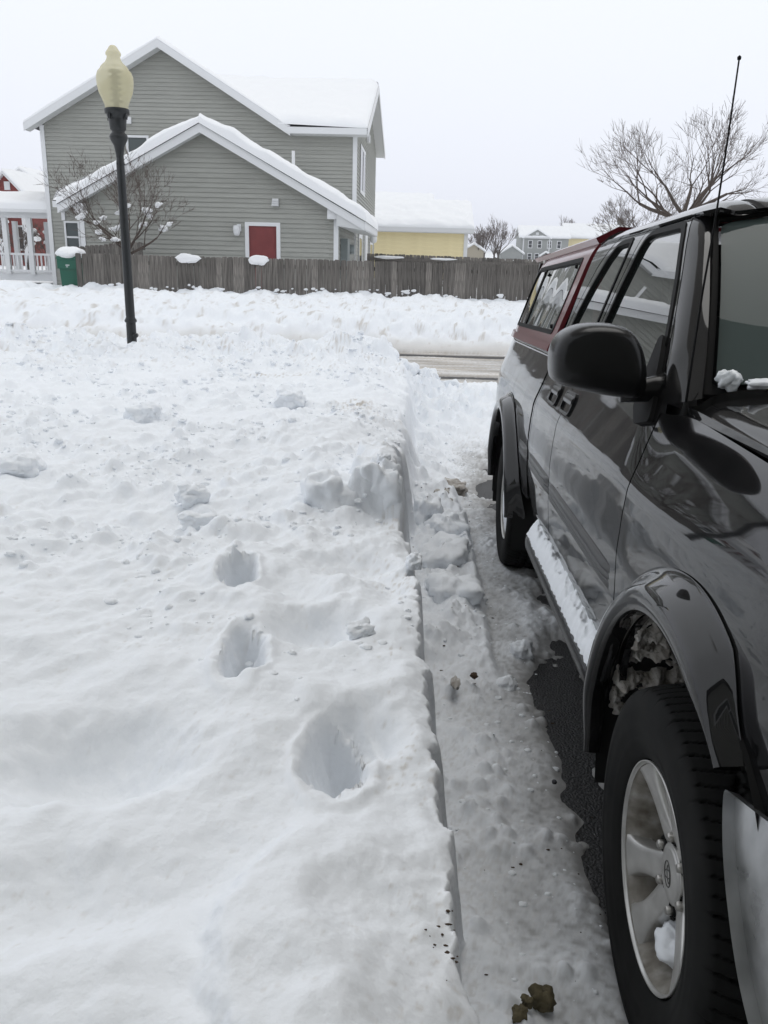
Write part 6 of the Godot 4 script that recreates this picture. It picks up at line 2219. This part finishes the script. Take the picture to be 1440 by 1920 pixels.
func build_snow_things() -> void:
	block("tall snow block with sheer grey face on the bank edge beside the drive", Vector3(-0.175, 0.43, -4.09), Vector3(0.125, 0.180, 0.11), 0.06, 1, 0.88)
	block("sloping snow mound just left of the tall sheer block", Vector3(-0.42, 0.40, -4.05), Vector3(0.16, 0.15, 0.15), 0.5, 2, 0.45, -0.2)
	block("small snow lump perched on top of the tall sheer block", Vector3(-0.15, 0.605, -4.12), Vector3(0.035, 0.035, 0.03), 0.3, 3, 0.8)
	block("round snow lump at the bank edge beside the lowest trampled hollow", Vector3(0.018, 0.40, -3.20), Vector3(0.032, 0.035, 0.04), 0.2, 4, 0.4)
	block("broad slab of snow on the trampled ledge nearest the camera", Vector3(0.215, -0.03, -3.85), Vector3(0.16, 0.12, 0.19), 0.15, 5, 0.6)
	block("second broad snow slab farther along the trampled ledge", Vector3(0.19, -0.03, -4.36), Vector3(0.15, 0.12, 0.22), -0.35, 6, 0.7, 0.12)
	block("third snow slab on the ledge, tilted towards the rear wheel", Vector3(0.22, -0.04, -4.95), Vector3(0.12, 0.11, 0.13), 0.6, 7, 0.7, 0.25)
	block("snow lump against the foot of the bank behind the ledge slabs", Vector3(0.10, 0.0, -5.2), Vector3(0.10, 0.12, 0.15), 0.1, 8, 0.5)
	block("single round snow clod on the cleared strip by the running board", Vector3(0.50, -0.035, -3.30), Vector3(0.045, 0.05, 0.05), 0.7, 9, 0.45)
	block("knuckle of snow on the drive between clod and bank", Vector3(0.40, -0.045, -3.0), Vector3(0.05, 0.04, 0.05), 0.2, 10, 0.4)
	block("loose lump of snow in the hollow on top of the bank", Vector3(-0.155, 0.405, -2.50), Vector3(0.05, 0.032, 0.035), 0.5, 11, 0.7, 0.3)
	block("upright snow chunk standing at the street end of the bank", Vector3(0.12, 0.0, -11.2), Vector3(0.20, 0.22, 0.2), 0.2, 12, 0.8, 0.15)
	block("second leaning snow chunk at the end of the drive", Vector3(0.46, -0.10, -11.2), Vector3(0.20, 0.16, 0.2), -0.3, 13, 0.8, -0.2)
	block("rounded snow heap between the lamp and the street chunks", Vector3(-0.60, 0.28, -11.2), Vector3(0.32, 0.28, 0.3), 0.4, 14, 0.35)
	block("flat chunk of snow lying left of the upright street chunk", Vector3(-0.22, 0.12, -11.1), Vector3(0.22, 0.22, 0.22), 0.9, 15, 0.7)
	block("snow clod on the left side of the field near the frame edge", Vector3(-2.22, 0.40, -4.45), Vector3(0.13, 0.085, 0.10), 0.1, 16, 0.4)
	block("snow clod in the middle of the field, left of the footprints", Vector3(-1.12, 0.40, -4.05), Vector3(0.085, 0.06, 0.07), 0.6, 17, 0.5)
	block("wide flat clod of snow between the mid field clod and footprints", Vector3(-0.98, 0.40, -3.62), Vector3(0.09, 0.045, 0.06), 0.1, 18, 0.6)
	block("larger clod of snow far up the field towards the lamp", Vector3(-2.0, 0.43, -6.0), Vector3(0.14, 0.09, 0.12), 0.1, 19, 0.5)
	block("pale clod of snow near the brown stain on the bank", Vector3(-1.05, 0.43, -6.9), Vector3(0.13, 0.10, 0.12), 0.1, 20, 0.5)
	block("snow heap packed against the foot of the lamp post", Vector3(-3.50, 0.42, -10.38), Vector3(0.12, 0.10, 0.1), 0.1, 21, 0.3)
	# crumbs too many to count
	var rng := RandomNumberGenerator.new()
	rng.seed = 99
	var mm := MultiMesh.new()
	mm.transform_format = MultiMesh.TRANSFORM_3D
	mm.mesh = lump_mesh(Vector3.ONE, 301, 0.4, 8, 0.12)
	var xf := []
	while xf.size() < 5200:
		var d := pow(rng.randf(), 0.75) * 11.0 + 1.3
		var x := rng.randf_range(-0.62, 0.42) * (d + 0.6)
		var e := bank_edge(d)
		var dens := 1.0
		if x < e:
			dens = smoothstep(-0.25, 0.35, nd.get_noise_2d(x * 0.7 + 31.0, -d * 0.7 - 8.0)) * smoothstep(1.9, 3.4, d)
		elif x > 0.55:
			dens = 0.08
		else:
			dens = 0.55
		if absf(x - e) < 0.05 or rng.randf() > dens or x > 1.2:
			continue
		var r := 0.003 + 0.012 * pow(rng.randf(), 3.0)
		r *= 1.0 + 0.13 * d
		if x > e:
			r *= 0.55
		var y := snow_y(x, d)
		var b := Basis.from_euler(Vector3(rng.randf() * TAU, rng.randf() * TAU, rng.randf() * TAU)).scaled(Vector3(r * rng.randf_range(0.8, 1.4), r * rng.randf_range(0.5, 0.9), r))
		xf.append(Transform3D(b, Vector3(x, y - r * 0.12, -d)))
	mm.instance_count = xf.size()
	for i in xf.size():
		mm.set_instance_transform(i, xf[i])
	var mi := MultiMeshInstance3D.new()
	mi.name = "snow_crumbs"
	mi.multimesh = mm
	mi.material_override = M.snow_plain
	add_child(mi)
	tag(mi, "small crumbs of snow scattered over the bank and the drive", "snow", "", "stuff")
	# snow on the fence
	var i2 := 0
	for p in [[-5.83, 1.50, 0.30, 0.11, "larger patch of snow hanging over the fence, left of the red door"], [-4.03, 1.50, 0.25, 0.11, "patch of snow hanging over the fence below the red door"]]:
		solo("fence_snow", lump_mesh(Vector3(p[2], p[3], 0.05), 120 + i2, 0.35, 14), M.snow_roof, p[4], "snow", Vector3(p[0], p[1], -21.46), "snow on the fence")
		i2 += 1
	var mm2 := MultiMesh.new()
	mm2.transform_format = MultiMesh.TRANSFORM_3D
	mm2.mesh = lump_mesh(Vector3.ONE, 311, 0.5, 8)
	mm2.instance_count = 60
	for j in 60:
		var px := rng.randf_range(-8.2, 2.4)
		var sr := rng.randf_range(0.02, 0.05)
		mm2.set_instance_transform(j, Transform3D(Basis.from_euler(Vector3(0, 0, rng.randf_range(0.1, 0.9))).scaled(Vector3(sr * rng.randf_range(1.0, 1.8), sr * 0.7, 0.02)), Vector3(px, 0.80 + 0.08 * na.get_noise_2d(px * 1.5, 3.0) + rng.randf_range(-0.06, 0.06), -21.475)))
	var mi2 := MultiMeshInstance3D.new()
	mi2.name = "fence_snow_flecks"
	mi2.multimesh = mm2
	mi2.material_override = M.snow_roof
	add_child(mi2)
	tag(mi2, "small flecks of snow stuck low on the fence pickets", "snow", "", "stuff")
	var k := 0
	for q in [[-1.2, 1.60, 0.55, 0.06, "long lump of snow on the back fence rail next to the grey house"], [0.9, 1.58, 0.5, 0.04, "thin line of snow on the back fence rail below the yellow wall"]]:
		solo("rail_snow", lump_mesh(Vector3(q[2], q[3], 0.06), 130 + k, 0.4, 14), M.snow_roof, q[4], "snow", Vector3(q[0], q[1] + 0.10, -33.9), "snow on the back fence")
		k += 1

func build_debris() -> void:
	var q := "stones and dirt on the drive"
	solo("stone", lump_mesh(Vector3(0.027, 0.021, 0.024), 501, 0.5, 14, 0.5), M.stone_brown, "brown rounded stone on the packed snow by the front tyre", "stone", Vector3(0.318, 0.075, -1.415), q)
	solo("stone", lump_mesh(Vector3(0.016, 0.012, 0.02), 502, 0.6, 12, 0.4), M.stone_brown, "smaller brown clod below the rounded stone at the bottom edge", "stone", Vector3(0.262, 0.088, -1.36), q)
	solo("stone", lump_mesh(Vector3(0.013, 0.010, 0.013), 503, 0.6, 12, 0.4), M.stone_brown, "brown clod left of the rounded stone on the snow slope", "stone", Vector3(0.282, 0.088, -1.39), q)
	solo("pebble", lump_mesh(Vector3(0.008, 0.006, 0.010), 504, 0.2, 10), M.pebble_dark, "small dark pebble on white snow left of the front tyre", "pebble", Vector3(0.468, 0.058, -2.22), q)
	solo("dirt_clod", lump_mesh(Vector3(0.018, 0.010, 0.045), 505, 0.7, 14, 0.3), M.snow_dirty, "long brown dirt smear on the drive beside the bank", "dirt", Vector3(0.19, 0.055, -2.83), q)
	solo("dirt_clod", lump_mesh(Vector3(0.014, 0.010, 0.014), 506, 0.6, 10, 0.3), M.leaf_brown, "small brown leaf scrap right of the long dirt smear", "dirt", Vector3(0.265, 0.05, -2.90), q)
	solo("dirt_clod", lump_mesh(Vector3(0.09, 0.05, 0.12), 507, 0.7, 16, 0.5), M.snow_dirty, "dirty brown clod on the ledge near the rear wheel", "dirt", Vector3(0.33, -0.10, -6.25), q)
	solo("dirt_clod", lump_mesh(Vector3(0.06, 0.04, 0.10), 508, 0.7, 16, 0.5), M.snow_dirty, "second dirty clod left of the one near the rear wheel", "dirt", Vector3(0.22, -0.08, -6.05), q)
	solo("dirt_clod", lump_mesh(Vector3(0.05, 0.03, 0.05), 509, 0.7, 16, 0.5), M.snow_dirty, "dark dirt lump in front of the two dirty clods", "dirt", Vector3(0.24, -0.06, -5.7), q)
	# grit lying on the shoulder of the bank
	var rng := RandomNumberGenerator.new()
	rng.seed = 5
	var mm := MultiMesh.new()
	mm.transform_format = MultiMesh.TRANSFORM_3D
	mm.mesh = lump_mesh(Vector3.ONE, 511, 0.5, 6)
	mm.instance_count = 80
	for i in 80:
		var d := 1.27 + 0.05 * rng.randfn()
		var x := bank_edge(d) - 0.03 + 0.03 * rng.randfn()
		if i > 22:
			d = rng.randf_range(1.1, 6.5)
			x = bank_edge(d) + rng.randf_range(0.03, 0.5)
		var s := rng.randf_range(0.0006, 0.0019) * (1.0 + 0.15 * d)
		mm.set_instance_transform(i, Transform3D(Basis.from_euler(Vector3(rng.randf() * 6.0, rng.randf() * 6.0, 0)).scaled(Vector3(s * rng.randf_range(1.2, 3.5), s, s * rng.randf_range(0.8, 1.6))), Vector3(x, maxf(snow_y(x, d), drive_y(-d)) + s * 0.4, -d)))
	var mi := MultiMeshInstance3D.new()
	mi.name = "grit"
	mi.multimesh = mm
	mi.material_override = M.leaf_brown
	add_child(mi)
	tag(mi, "dark grit and leaf crumbs sprinkled on the snow by the drive", "grit", "", "stuff")
